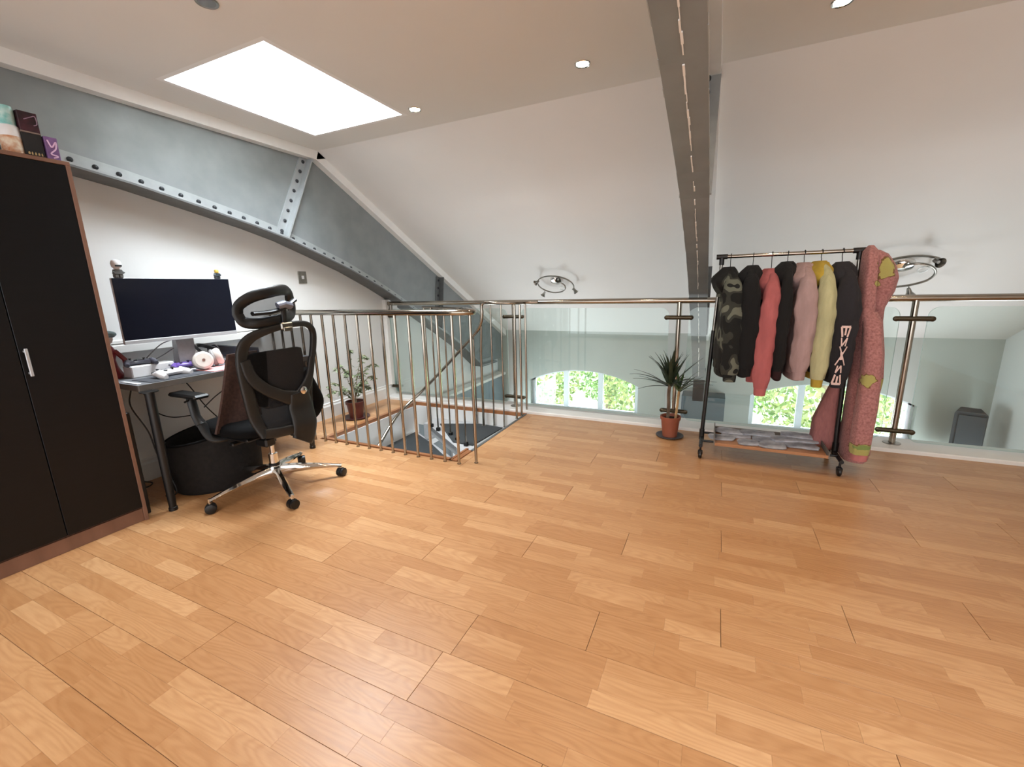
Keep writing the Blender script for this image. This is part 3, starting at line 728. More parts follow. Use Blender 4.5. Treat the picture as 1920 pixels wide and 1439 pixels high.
# monitor
mo = thing('monitor', (-3.26, 1.70, dz), 'wide black-screened silver monitor on a metal foot on the desk', 'monitor')
mx, ma, mb_ = -3.20, 1.362, 2.045
part('back_shell', SILVER, mo, (mx - .022, ma, .975), (mx - .002, mb_, 1.368), .004)
part('screen', SCREEN, mo, (mx - .003, ma + .002, 1.000), (mx + .0, mb_ - .002, 1.366), .001)
part('chin', SILVER, mo, (mx - .002, ma, .975), (mx + .002, mb_, .998), .001)
MS = mat('monitor_stand_metal', (172, 172, 174), .4, .5)
b = MB(); b.prism([(-3.235, .775), (-3.315, .785), (-3.265, 1.10), (-3.245, 1.10)], 1, 1.655, 1.765); b.build('stand', MS, mo, angle=0)
part('stand_foot', MS, mo, (-3.36, 1.60, dz), (-3.16, 1.82, dz + .009), .003)
# cables behind the monitor
for k, pts in enumerate(([(-3.23, 1.62, .975), (-3.24, 1.56, .95), (-3.30, 1.50, .87), (-3.36, 1.47, .79), (-3.38, 1.46, dz + .006)], [(-3.25, 1.64, .92), (-3.27, 1.58, .88), (-3.31, 1.52, .84), (-3.36, 1.50, .80), (-3.37, 1.49, dz + .006)], [(-3.25, 1.76, .89), (-3.24, 1.82, .92), (-3.26, 1.92, .90), (-3.3, 1.98, dz + .006)])):
    b = MB(); b.tube(bez(pts), .0035, 6); tag(b.build('cable', mat('grey_cable', (105, 105, 108), .5), None), ('dark grey cable curving down from the monitor to the white box', 'thin grey cable just below the other beside the monitor stand', 'thin grey cable running right from the monitor stand behind the headphones')[k], 'cable')

# figures on top of the monitor
def small_figure(x, y, z, s, body, head, hat, label, cat='toy', legs=None):
    t = thing('toy_figure', (x, y, z), label, cat)
    b = MB(); b.box((x - .010 * s, y - .013 * s, z), (x + .008 * s, y - .001 * s, z + .014 * s), .002 * s); b.box((x - .010 * s, y + .001 * s, z), (x + .008 * s, y + .013 * s, z + .014 * s), .002 * s); b.build('legs', legs or body, t)
    b = MB(); b.loft([[(x + a * w * s, y + c * w2 * s, z + h * s) for a, c in ((-1, -1), (1, -1), (1, 1), (-1, 1))] for h, w, w2 in ((.014, .009, .014), (.030, .008, .010))]); b.tube([(x, y - .011 * s, z + .028 * s), (x + .008 * s, y - .016 * s, z + .018 * s)], .0035 * s, 8); b.tube([(x, y + .011 * s, z + .028 * s), (x + .008 * s, y + .016 * s, z + .018 * s)], .0035 * s, 8); b.build('torso', body, t)
    b = MB(); b.lathe([(.002, .030), (.009, .031), (.0105, .034), (.0105, .044), (.008, .048), (.002, .049)], (x, y, z), 14); b.v = [((p[0] - x) * s + x, (p[1] - y) * s + y, (p[2] - z) * s + z) for p in b.v]; b.build('head', head, t)
    if hat:
        b = MB(); b.lathe([(.0118, .036), (.0150, .040), (.0160, .052), (.0125, .062), (.004, .066)], (x, y, z), 16); b.v = [((p[0] - x) * s + x, (p[1] - y) * s + y, (p[2] - z) * s + z) for p in b.v]; b.build('helmet', hat, t)
        b = MB(); b.box((x + .013 * s, y - .010 * s, z + .040 * s), (x + .0165 * s, y + .010 * s, z + .046 * s), .001); b.build('visor', BLACK, t)
    return t
YEL = mat('yellow_plastic', (232, 200, 96), .4); 
small_figure(mx - .011, 1.405, 1.368, 1.6, mat('grey_toy', (92, 92, 90), .5), WHITEP, WHITEP, 'white-helmeted toy figure on the left end of the monitor')
small_figure(mx - .011, 1.975, 1.368, 1.3, mat('dark_toy', (52, 60, 66), .5), YEL, None, 'small yellow-headed toy figure on the right end of the monitor')

# things on the desk
pz = dz + .0005
b = MB(); b.box((-3.14, 1.33, pz), (-2.93, 1.665, pz + .003), .001); tag(b.build('desk_mat', mat('charcoal_mat', (70, 72, 78), .8, var=.1, scale=80)), 'thin charcoal mat along the front of the desk top', 'mat')
b = MB(); b.box((-3.13, 1.272, pz), (-2.955, 1.292, pz + .004), .001); tag(b.build('white_strip', WHITEP), 'narrow white strip lying at the left front edge of the desk', 'strip')
t = thing('white_box', (-3.30, 1.45, pz), 'low white plastic box under the dark controller on the desk', 'box')
part('shell', WHITEP, t, (-3.30, 1.365, pz), (-3.20, 1.60, pz + .072), .005)
part('socket', mat('grey_socket', (120, 120, 124), .5), t, (-3.2002, 1.565, pz + .044), (-3.1985, 1.577, pz + .056), .0005)
def gamepad(c, yaw_, s, shell, dark, label, tiltx=0):
    M_ = Matrix.Translation(c) @ Matrix.Rotation(yaw_, 4, 'Z') @ Matrix.Rotation(tiltx, 4, 'X') @ Matrix.Scale(s, 4)
    t = thing('gamepad', c, label, 'game controller')
    b = MB(M_)
    sec = []
    for k in range(13):
        u = -1 + 2 * k / 12; x = u * .075; hw_ = .030 + .016 * abs(u) ** 2; yc = -.022 * abs(u) ** 2.2; th = .017 * (1 - .35 * abs(u) ** 4) + .002
        if k in (0, 12): hw_ *= .5; th *= .5
        sec.append([(x, yc + hw_ * math.cos(a), .018 + th * math.sin(a)) for a in [2 * math.pi * j / 12 for j in range(12)]])
    b.loft(sec); b.build('shell', shell, t)
    for sx in (-1, 1):
        b = MB(M_); b.tube([(sx * .060, -.018, .022), (sx * .072, -.050, .014), (sx * .074, -.078, .008)], [.021, .018, .012], 12); b.build('grip', shell, t)
        b = MB(M_); b.tube([(sx * .045, .022, .022), (sx * .058, .030, .020)], .010, 10); b.build('trigger', dark, t)
    b = MB(M_)
    for (x, y) in ((-.045, .004), (.022, -.016)): b.lathe([(.004, .03), (.005, .040), (.0085, .042), (.009, .045), (.003, .0465)], (x, y, 0), 14)
    b.build('thumbsticks', dark, t)
    b = MB(M_)
    for a in range(4): b.lathe([(.001, .033), (.004, .034), (.004, .0375), (.001, .038)], (.046 + .010 * math.cos(a * math.pi / 2), .006 + .010 * math.sin(a * math.pi / 2), 0), 10)
    b.box((-.030, -.022, .033), (-.012, -.016, .037)); b.box((-.024, -.028, .033), (-.018, -.010, .037)); b.box((-.016, .0, .034), (.016, .020, .0365), .001)
    b.build('buttons', dark, t)
    return t
gamepad((-3.26, 1.44, pz + .0722), math.radians(75), .95, mat('slate_plastic', (62, 62, 74), .35), BLACK, 'dark slate game controller resting on the low white box')
gamepad((-3.07, 1.485, pz + .0032), math.radians(105), 1.15, WHITEP, BLACK, 'white game controller with black sticks at the front of the desk')
gamepad((-3.22, 1.665, pz + .018), math.radians(80), 1.0, mat('purple_plastic', (98, 72, 150), .35), mat('dark_purple_plastic', (50, 36, 80), .4), 'purple game controller behind the white one')
# seated figure with grey hat and red clothes beside the wardrobe
fx, fy = -3.34, 1.325
FS = Matrix.Translation((fx, fy, pz)) @ Matrix.Scale(1.9, 4) @ Matrix.Translation((-fx, -fy, -pz))
t = thing('toy_figure', (fx, fy, pz), 'larger red-clothed figure with a grey hat beside the wardrobe on the desk', 'toy')
RED = mat('deep_red_plastic', (128, 28, 34), .4, var=.2, scale=60)
b = MB(FS); b.lathe([(.002, 0), (.028, 0), (.030, .01), (.020, .035), (.016, .06), (.023, .085), (.014, .105), (.004, .108)], (fx, fy, pz), 14); b.disp(.003, 40, 3); b.build('coat', RED, t)
b = MB(FS); b.ball((fx, fy, pz + .128), .021, 14); b.build('face', mat('pale_face', (222, 196, 182), .5), t)
b = MB(FS); b.ball((fx, fy + .003, pz + .141), .024, 14, (1.1, 1.25, .55)); b.build('hat', mat('grey_green_hat', (104, 122, 122), .6), t)
b = MB(FS); b.tube([(fx + .016, fy + .012, pz + .09), (fx + .03, fy + .028, pz + .06), (fx + .028, fy + .03, pz + .03)], .007, 8); b.ball((fx + .028, fy + .03, pz + .025), .009); b.build('arm', RED, t)
# headphones
hp = thing('headphones', (-3.13, 1.85, pz), 'cream over-ear headphones standing on the pink paper', 'headphones')
CRM = mat('cream_plastic', (214, 206, 198), .35, var=.03)
def cup(c, yaw_, nm):
    R_ = Matrix.Translation(c) @ Matrix.Rotation(yaw_, 4, 'Z') @ Matrix.Rotation(math.radians(-14), 4, 'Y') @ Matrix.Scale(1.5, 4)
    b = MB(R_); b.lathe([(.003, .020), (.030, .020), (.038, .014), (.040, .004), (.036, -.006), (.003, -.008)], (0, 0, 0), 26, 'x'); o = b.build('ear_cup', CRM, hp)
    b = MB(R_); b.tube([(-.014, .030 * math.cos(a), .030 * math.sin(a)) for a in [2 * math.pi * k / 20 for k in range(20)]], .010, 8, close=True); b.build('ear_pad', mat('grey_leather', (150, 146, 144), .6), o)
    b = MB(R_); b.lathe([(.001, .022), (.006, .022), (.006, .0205), (.001, .0203)], (0, 0, 0), 12, 'x'); b.build('cup_badge', mat('rose_metal', (170, 130, 120), .3, .7), o)
cup((-3.06, 1.70, pz + .066), math.radians(-20), 'a'); cup((-3.14, 1.84, pz + .068), math.radians(60), 'b')
b = MB(); b.tube(bez([(-3.07, 1.705, pz + .12), (-3.14, 1.715, pz + .15), (-3.21, 1.76, pz + .155), (-3.22, 1.81, pz + .145), (-3.15, 1.84, pz + .125)]), .006, 8, rb=.013); b.build('headband', BLACK, hp)
b = MB(); b.box((-3.12, 1.68, pz), (-2.925, 2.00, pz + .0045)); tag(b.build('pink_paper', mat('pink_paper', (238, 168, 166), .8, var=.1, scale=18)), 'pink printed sheet under the headphones', 'paper')
t = thing('tablet', (-3.30, 2.0, pz), 'dark tablet leaning back behind the headphones', 'tablet')
R_ = Matrix.Translation((-3.24, 2.02, pz + .052)) @ Matrix.Rotation(math.radians(-28), 4, 'Y') @ Matrix.Rotation(math.radians(-12), 4, 'X')
b = MB(R_); b.box((-.008, -.17, -.03), (.0, .20, .075), .003); b.build('body', mat('dark_grey_metal', (60, 64, 68), .4, .5), t)
b = MB(R_); b.box((.0, -.16, -.02), (.0015, .19, .065)); b.build('screen', SCREEN, t, angle=0)
b = MB(R_); b.box((-.06, -.05, -.047), (-.008, .05, -.03), .002); b.build('prop', BLACK, t, angle=0)
t = thing('white_case', (-3.1, 2.1, pz), 'white flat case at the right end of the desk behind the chair', 'case')
part('shell', WHITEP, t, (-3.20, 2.05, pz), (-3.0, 2.34, pz + .028), .006)
t = thing('white_dock', (-3.24, 1.78, pz), 'tiny white stand with dangling cord beside the monitor foot', 'stand')
b = MB(); b.lathe([(.002, 0), (.018, 0), (.018, .006), (.006, .008), (.005, .11), (.002, .11)], (-3.13, 1.70, pz), 14); b.build('stem', WHITEP, t)
b = MB(); b.tube(bez([(-3.13, 1.70, pz + .11), (-3.125, 1.712, pz + .13), (-3.12, 1.725, pz + .09), (-3.125, 1.72, pz + .05)]), .003, 6); b.build('cord', WHITEP, t)

# cables under the desk
CB = mat('black_cable', (28, 26, 26), .5)
cab = [([(-3.50, 1.45, dz - .045), (-3.42, 1.50, .62), (-3.40, 1.53, .50), (-3.40, 1.62, .43), (-3.35, 1.72, .42)], 'black cable looping under the desk beside the armrest'),
       ([(-3.2, 1.95, dz - .045), (-3.25, 1.94, .60), (-3.30, 1.86, .52), (-3.33, 1.80, .46)], 'black cable hanging from the desk on the right of the armrest'),
       ([(-3.5, 1.75, dz - .045), (-3.45, 1.80, .60), (-3.42, 1.86, .45), (-3.40, 1.95, .30)], 'thin black cable hanging straight down behind the armrest'),
       ([(-3.10, 1.30, dz - .045), (-3.12, 1.29, .62), (-3.10, 1.34, .45), (-3.09, 1.36, .28), (-3.0, 1.38, .06), (-3.1, 1.36, .012)], 'black cable running down beside the front desk leg'),
       ([(-3.49, 1.30, .25), (-3.44, 1.34, .16), (-3.40, 1.30, .08), (-3.36, 1.36, .02), (-3.42, 1.44, .01), (-3.46, 1.38, .06), (-3.49, 1.42, .2)], 'tangled black cable on the floor behind the desk leg'),
       ([(-3.49, 1.2, .70), (-3.47, 1.24, .68), (-3.47, 1.32, .71), (-3.4, 1.34, dz - .04)], 'black cable between the wardrobe and the underside of the desk')]
for pts, lb in cab:
    b = MB(); b.tube(bez(pts), .004, 6); tag(b.build('cable', CB), lb, 'cable')
b = MB(); b.box((-3.505, 1.335, .13), (-3.46, 1.40, .18), .004); tag(b.build('socket_box', WHITEP), 'small white socket box low on the wall behind the desk leg', 'socket')

# switch plate
t = thing('wall_switch', (XL, 2.945, 1.34), 'brushed square switch plate on the white wall above the chair', 'switch')
part('plate', CHROMEB, t, (XL, 2.90, 1.345), (XL + .008, 2.992, 1.455), .002)
part('rocker', WHITEP, t, (XL + .008, 2.935, 1.385), (XL + .013, 2.960, 1.415), .001)

# ------------------------------------------------------------------ office chair
ch = thing('office_chair', (-2.57, 1.74, 0), 'black mesh office chair with headrest and polished star base at the desk', 'chair')
cc = Vector((-2.57, 1.75, 0)); R = .40
star = thing
b = MB()
for k in range(5):
    a = math.radians(-97 + 72 * k); d = Vector((math.cos(a), math.sin(a), 0)); nrm = Vector((-d.y, d.x, 0))
    b = MB(); rings = []
    for u, w, h0, h1 in ((.03, .030, .085, .150), (.12, .026, .088, .142), (.24, .021, .086, .122), (.34, .017, .078, .100), (.405, .014, .066, .084)):
        p = cc + d * u
        rings.append([p + nrm * (w * .6) + Vector((0, 0, h0)), p + nrm * w + Vector((0, 0, h0 + (h1 - h0) * .5)), p + nrm * (w * .45) + Vector((0, 0, h1)), p - nrm * (w * .45) + Vector((0, 0, h1)), p - nrm * w + Vector((0, 0, h0 + (h1 - h0) * .5)), p - nrm * (w * .6) + Vector((0, 0, h0))])
    b.loft(rings); lg = b.build('base_arm', CHROME, ch, angle=50)
    p = cc + d * R
    ca = a + (1.1, .4, -.6, 2.0, 1.3)[k]; e = Vector((math.cos(ca), math.sin(ca), 0))
    b = MB(); b.tube([p + Vector((0, 0, .05)), p + Vector((0, 0, .088))], .008, 8); b.build('caster_pin', CHROME, lg)
    b = MB()
    for sgn in (-1, 1):
        q_ = p + e * (sgn * .016)
        b.tube([q_ - e * .010, q_ - e * .008, q_ + e * .008, q_ + e * .010], [.024, .0285, .0285, .024], 20)
    b.tube([p + Vector((0, 0, .030)) - e * .006, p + Vector((0, 0, .030)) + e * .006], .031, 16)
    b.v = [(v[0], v[1], v[2] + (.0285 if abs(v[2]) < 5 and i < 160 else 0)) for i, v in enumerate(b.v)]
    b.build('caster', BLACK, lg)
b = MB(); b.lathe([(.004, .078), (.038, .080), (.042, .10), (.040, .145), (.034, .155), (.004, .156)], cc, 24); b.build('hub', CHROME, ch)
b = MB(); b.lathe([(.027, .150), (.027, .235), (.014, .236), (.014, .375)], cc, 20); b.build('gas_lift', CHROME, ch)
b = MB(); b.lathe([(.030, .152), (.033, .156), (.033, .168), (.028, .172)], cc, 20); b.build('lift_collar', BLACK, ch)
b = MB(); b.box((-2.68, 1.66, .365), (-2.44, 1.84, .415), .012); b.box((-2.63, 1.52, .355), (-2.59, 1.60, .375), .006); b.box((-2.50, 1.60, .345), (-2.40, 1.67, .40), .01); b.box((-2.50, 1.83, .335), (-2.40, 1.90, .39), .01); b.build('tilt_mechanism', BLACK, ch)
b = MB(); b.tube([(-2.52, 1.84, .385), (-2.50, 1.98, .38)], .006, 8); b.tube([(-2.50, 1.97, .38), (-2.495, 2.03, .375)], .012, 10); b.build('lever', SILVER, ch)
# seat cushion
b = MB(); rings = []
for zz_, g in ((.425, .92), (.440, 1.0), (.470, 1.0), (.490, .95), (.497, .80)):
    rings.append([(-2.63 + .25 * g * math.copysign(abs(math.cos(t_)) ** .45, math.cos(t_)), 1.73 + .255 * g * math.copysign(abs(math.sin(t_)) ** .45, math.sin(t_)), zz_) for t_ in [2 * math.pi * k / 32 for k in range(32)]])
b.loft(rings); b.build('seat', BLACKS, ch, angle=60)
b = MB(); b.box((-2.86, 1.50, .405), (-2.42, 1.96, .427), .01); b.build('seat_pan', BLACK, ch)
# back: outer frame, spine, arms of the Y, mesh and lumbar pad.  bx(y, z) gives the curved x of the back
def bx(y, z): return -2.285 + .05 * ((y - 1.70) / .25) ** 2 * -1 + .06 * (z - .55) * .4 - .05 * max(0, (z - .9)) + (.03 if z < .5 else 0)
def P3(y, z, o=0): return (bx(y, z) + o, y + .05 * (z - .47) / .6, z)
def rib(path, w, t_, o=0, name='back_frame', m=DARKF, parent=None, n=10, closed=False):
    pts = bez([P3(y, z, o) for y, z in path], 6)
    if isinstance(w, (list, tuple)): w = list(np.interp(np.linspace(0, 1, len(pts)), np.linspace(0, 1, len(w)), w))
    b = MB(); b.tube(pts, w, n, rb=t_, up=(1, 0, 0)); return b.build(name, m, parent or ch, angle=60)
outer = [(1.53, .46), (1.50, .56), (1.475, .70), (1.455, .86), (1.46, .965), (1.51, 1.025), (1.62, 1.06), (1.75, 1.075), (1.86, 1.065), (1.915, 1.02), (1.915, .94), (1.885, .82), (1.855, .70), (1.85, .58), (1.845, .46)]
def rib2(path, w, t_, o, name, m):
    pts = bez([P3(y, z, o) for y, z in path], 6); N = len(pts)
    w = list(np.interp(np.linspace(0, 1, N), np.linspace(0, 1, len(w)), w)) if isinstance(w, (list, tuple)) else [w] * N
    rings = []
    for i, p in enumerate(pts):
        tg = (pts[min(i + 1, N - 1)] - pts[max(i - 1, 0)]).normalized(); side = tg.cross(Vector((1, 0, 0))).normalized(); nn = Vector((1, 0, 0))
        rings.append([p + side * (w[i] * math.copysign(abs(math.cos(a)) ** .6, math.cos(a))) + nn * (t_ * math.copysign(abs(math.sin(a)) ** .6, math.sin(a))) for a in [2 * math.pi * k / 14 for k in range(14)]])
    b = MB(); b.loft(rings); return b.build(name, m, ch, angle=60)
rib2(outer, [.030, .034, .036, .036, .032, .026, .020, .018, .018, .020, .020, .020, .020, .022, .026], .014, 0, 'back_frame', DARKF)
rib2([(1.46, .90), (1.49, .80), (1.56, .72), (1.65, .665), (1.73, .63)], [.030, .034, .034, .036, .05], .013, .006, 'back_brace', DARKF)
rib2([(1.88, .86), (1.86, .76), (1.82, .69), (1.77, .63)], [.020, .024, .034, .05], .013, .006, 'back_brace', DARKF)
rib2([(1.755, .665), (1.765, .58), (1.765, .48), (1.755, .40), (1.74, .37)], [.065, .085, .085, .080, .070], .018, .012, 'back_spine', DARKF)
rib2([(1.52, .475), (1.60, .465), (1.72, .455)], [.028, .030, .03], .014, .004, 'back_crossbar', DARKF)
# mesh skin
inner_ = [(1.49, .50), (1.47, .72), (1.455, .90), (1.50, 1.00), (1.70, 1.05), (1.86, 1.045), (1.90, .95), (1.86, .76), (1.845, .55), (1.84, .47)]
b = MB(); g = 14; rows = []
zs_ = np.linspace(.47, 1.05, 22)
ly = [(.47, 1.50), (.56, 1.49), (.70, 1.475), (.86, 1.455), (.96, 1.47), (1.02, 1.53), (1.05, 1.62)]
ry = [(.47, 1.84), (.58, 1.845), (.70, 1.85), (.82, 1.88), (.94, 1.91), (1.02, 1.90), (1.05, 1.85)]
for z in zs_:
    a_ = np.interp(z, [p[0] for p in ly], [p[1] for p in ly]); c_ = np.interp(z, [p[0] for p in ry], [p[1] for p in ry])
    rows.append([P3(y, z, -.012) for y in np.linspace(a_, c_, 12)])
b.loft(rows, caps=False, closed=False); b.build('back_mesh', MESHF, ch, angle=80)
# lumbar pad and upper pad band
b = MB(); rings = []
for z, w in ((.60, .10), (.63, .15), (.75, .165), (.88, .175), (.925, .17), (.935, .14)):
    rings.append([(bx(1.69, z) - .035 + .012 * math.sin(a), 1.69 + w * math.copysign(abs(math.cos(a)) ** .5, math.cos(a)), z) for a in [2 * math.pi * k / 20 for k in range(20)]])
b.loft(rings); b.build('lumbar_pad', BLACKS, ch, angle=60)
b = MB(); b.tube(bez([(-2.33, 1.86, .78), (-2.34, 1.92, .66), (-2.35, 1.965, .56), (-2.36, 1.95, .50), (-2.34, 1.86, .47)]), .045, 12, rb=.022, up=(1, 0, 0)); o = b.build('side_bolster', BLACKS, ch, angle=60)
b = MB(); b.lathe([(.002, .012), (.017, .012), (.023, .008), (.024, 0), (.002, 0)], P3(1.775, .675, .026), 18, 'x'); o = b.build('lumbar_knob', CHROME, ch)
# headrest
HS = Vector((0, .068, 0))
def hx(y): return -2.29 - .06 * ((y - 1.62) / .16) ** 2
def hz(y): return .06 * (y - 1.62)
loop = [(1.455, 1.16), (1.465, 1.205), (1.52, 1.245), (1.62, 1.265), (1.72, 1.27), (1.775, 1.25), (1.795, 1.20), (1.80, 1.145), (1.76, 1.115), (1.65, 1.105), (1.54, 1.10), (1.475, 1.115)]
pts = [p + HS for p in bez([(hx(y), y, z + hz(y)) for y, z in loop + [loop[0]]], 5)[:-1]]
b = MB(); rings = []
for i, p in enumerate(pts):
    tg = (pts[(i + 1) % len(pts)] - pts[i - 1]).normalized(); side = tg.cross(Vector((1, 0, 0))).normalized()
    rings.append([p + side * (.031 * math.cos(a)) + Vector((.014 * math.sin(a), 0, 0)) for a in [2 * math.pi * k / 12 for k in range(12)]])
rings.append(rings[0]); b.loft(rings, caps=False); hr_ = b.build('headrest_frame', BLACK, ch, angle=60)
b = MB(); b.loft([[(hx(y) - .004, y + .068, z + hz(y)) for y in np.linspace(1.47, 1.785, 12)] for z in np.linspace(1.115, 1.25, 6)], caps=False, closed=False); b.build('headrest_mesh', MESHF, hr_, angle=80)
b = MB(); b.tube(bez([(-2.285, 1.56, 1.150), (-2.27, 1.66, 1.155), (-2.262, 1.74, 1.175), (-2.27, 1.82, 1.215)]), .012, 10, rb=.022, up=(1, 0, 0)); b.build('headrest_bracket', BLACK, hr_)
b = MB(); b.tube([(-2.262, 1.70, 1.185), (-2.252, 1.73, 1.195), (-2.262, 1.775, 1.185)], .030, 12, rb=.022); b.build('headrest_pivot', mat('blue_grey_plastic', (120, 122, 135), .3, .3), hr_)
b = MB(); b.tube([(-2.275, 1.748, 1.19), (-2.283, 1.745, 1.04)], .017, 12, rb=.010, up=(1, 0, 0)); b.build('headrest_stem', BLACK, ch)
b = MB(); b.box((-2.30, 1.708, 1.050), (-2.262, 1.785, 1.090), .006); b.box((-2.262, 1.718, 1.04), (-2.256, 1.772, 1.062), .002); b.build('headrest_mount', CHROMEB, ch)
# armrests
for yy, nm in ((1.45, 0), (2.02, 1)):
    b = MB(); b.box((-2.95, yy - .045, .665), (-2.68, yy + .045, .690), .010); b.build('arm_pad', BLACK, ch)
    b = MB(); b.tube([(-2.80, yy, .665), (-2.78, yy, .55), (-2.74, yy, .50)], [.026, .026, .030], 12, rb=.018, up=(1, 0, 0)); b.build('arm_post', BLACK, ch)
    b = MB(); b.tube(bez([(-2.75, yy, .52), (-2.70, yy + (.02 if nm == 0 else -.02), .42), (-2.66, yy + (.08 if nm == 0 else -.08), .405), (-2.62, 1.70, .40)]), .028, 12, rb=.014, up=(1, 0, 0)); b.build('arm_bracket', BLACK, ch)
    b = MB(); b.tube([(-2.785, yy - .02, .655), (-2.785, yy - .045, .645)], .006, 8); b.build('arm_button', BLACK, ch)

# brown cloth hanging beside the chair back
b = MB(); rows = []
for u in np.linspace(0, 1, 16):
    z = .915 - .46 * u; wl = 1.565 - .115 * u; wr_ = 1.74 + .01 * u; rows.append([(-2.56 - .05 * u + .012 * math.sin(v * 9 + u * 3) * (0.3 + u), wl + (wr_ - wl) * v, z - .03 * v * u) for v in np.linspace(0, 1, 14)])
back_ = [[(p[0] - .02, p[1], p[2]) for p in reversed(r)] for r in rows]
b.loft([a + c for a, c in zip(rows, back_)]); tag(b.build('brown_jacket', mat('brown_wool', (78, 54, 46), .95, var=.18, scale=60, bump=.3), angle=70), 'dark brown jacket hanging between the desk and the chair back', 'jacket')

# large soft tub under the desk
t = thing('fabric_tub', (-3.06, 1.68, 0), 'large round dark fabric tub on the floor under the desk', 'basket')
TUB = mat('black_brown_felt', (28, 24, 22), .95, var=.2, scale=40, bump=.3)
b = MB(); rings = []
for r_, h in ((.02, .0), (.255, .0), (.268, .02), (.275, .18), (.272, .36), (.262, .372), (.255, .36), (.25, .2), (.02, .19)):
    rings.append([(-3.06 + r_ * .92 * math.cos(a), 1.68 + r_ * 1.0 * math.sin(a), h + (.045 * math.sin(a + .6) if h > .3 else 0)) for a in [2 * math.pi * k / 40 for k in range(40)]])
b.loft(rings); b.build('tub_wall', TUB, t, angle=60)
b = MB(); b.tube([(-3.06 + .255 * math.cos(a), 1.68 + .277 * math.sin(a), .367 + .045 * math.sin(a + .6)) for a in [2 * math.pi * k / 40 for k in range(40)]], .007, 8, close=True); b.build('rim_piping', BLACKS, t)

# ------------------------------------------------------------------ clothes rack
ry_ = 3.45
rk = thing('clothes_rack', (.38, ry_, 0), 'black and chrome clothes rack on castors beside the balustrade', 'clothes rack')
b = MB(); b.tube([(.0, ry_, 1.43), (.80, ry_, 1.43)], .0125, 14); b.build('hanging_rail', BRASS, rk)
for x, xb, sgn in ((.012, -.035, -1), (.785, .80, 1)):
    b = MB(); b.tube([(x - .035, ry_, 1.43), (x + .035, ry_, 1.43)], .0175, 14); b.tube([(x, ry_, 1.43), (x, ry_, 1.375)], .0165, 14); b.build('corner_joint', BLACK, rk)
    b = MB(); b.tube([(x, ry_, 1.40), (x + (xb - x) * .42, ry_, .92)], .0105, 12); b.build('upper_post', CHROMEB, rk)
    b = MB(); b.tube([(x + (xb - x) * .42, ry_, .92), (xb, ry_, .13)], .014, 12); b.build('lower_post', BLACK, rk)
    b = MB(); b.tube([(xb, ry_ - .20, .105), (xb, ry_ + .20, .105)], .013, 12); b.tube([(xb, ry_, .09), (xb, ry_, .17)], .018, 12); b.build('foot_bar', BLACK, rk)
    for s in (-1, 1):
        cy_ = ry_ + s * .19 if False else ry_ + s * .17
        b = MB(); b.tube([(xb, cy_, .05), (xb, cy_, .11)], .007, 8); b.tube([(xb - .012, cy_, .030), (xb - .006, cy_, .030), (xb + .006, cy_, .030), (xb + .012, cy_, .030)], [.022, .0295, .0295, .022], 18); b.box((xb - .016, cy_ - .018, .030), (xb + .016, cy_ + .018, .062), .006); b.build('castor', BLACK, rk)
for yo in (-.10, .10):
    b = MB(); b.tube([(-.035, ry_ + yo, .112), (.80, ry_ + yo, .112)], .0085, 10); b.build('shelf_rail', BLACK, rk)
WT = mat('rack_tray_wood', (176, 122, 82), .5, var=.1, scale=20, stretch=(.2, 2, 2))
WTG = mat('grey_tray_side', (120, 112, 104), .55, var=.1)
tr = thing('shallow_tray', (.38, ry_ - .02, .12), 'thin-edged wooden tray resting on the lower bars of the clothes rack', 'tray')
part('tray_base', WT, tr, (.055, ry_ - .20, .1215), (.725, ry_ + .16, .129))
part('tray_front', WT, tr, (.055, ry_ - .207, .1215), (.725, ry_ - .20, .142))
part('tray_side', WTG, tr, (.048, ry_ - .207, .1215), (.055, ry_ + .16, .185))
part('tray_side', WTG, tr, (.725, ry_ - .207, .1215), (.732, ry_ + .16, .165))
part('tray_back', WTG, tr, (.055, ry_ + .153, .1295), (.725, ry_ + .16, .158))
SL = mat('grey_slate', (186, 186, 192), .8, var=.2, scale=14, bump=.5, lo=(132, 132, 138))
slates = [(.10, -.03, .13, .20, .05, 'pale grey slate at the left front of the tray'), (.20, .05, .13, .22, .04, 'grey slate second from the left of the tray'), (.16, .10, .142, .24, -.05, 'grey slate at the left back of the tray'),
          (.34, .10, .146, .26, .02, 'long dark grey slate at the middle back of the tray'), (.40, .0, .133, .22, -.04, 'grey slate in the middle of the tray'), (.42, -.10, .131, .19, .03, 'narrow slate lying at the middle front of the tray'),
          (.50, .03, .146, .18, .06, 'grey slate on top of the middle ones'), (.60, -.04, .132, .22, -.03, 'grey slate at the right front of the tray'), (.61, .06, .145, .22, .02, 'grey slate stacked at the right middle of the tray'), (.60, .11, .158, .24, -.02, 'topmost slate at the right back of the tray'), (.27, -.09, .131, .15, .05, 'short mossy slate at the left front of the tray')]
for i, (x, yo, z, w, a, lb) in enumerate(slates):
    M_ = Matrix.Translation((x, ry_ + yo - .01, z)) @ Matrix.Rotation(a * 3, 4, 'Z') @ Matrix.Rotation(.05, 4, 'X')
    b = MB(M_); n = 11; poly = [(w / 2 * math.copysign(abs(math.cos(t_)) ** .5, math.cos(t_)) * U(.86, 1), .055 * math.copysign(abs(math.sin(t_)) ** .5, math.sin(t_)) * U(.8, 1.1)) for t_ in [2 * math.pi * k / n for k in range(n)]]
    b.loft([[(p[0] * s_, p[1] * s_, h) for p in poly] for s_, h in ((.97, .001), (1, .004), (.99, .010), (.93, .013))]); tag(b.build('slate', SL, angle=30), lb, 'slate')

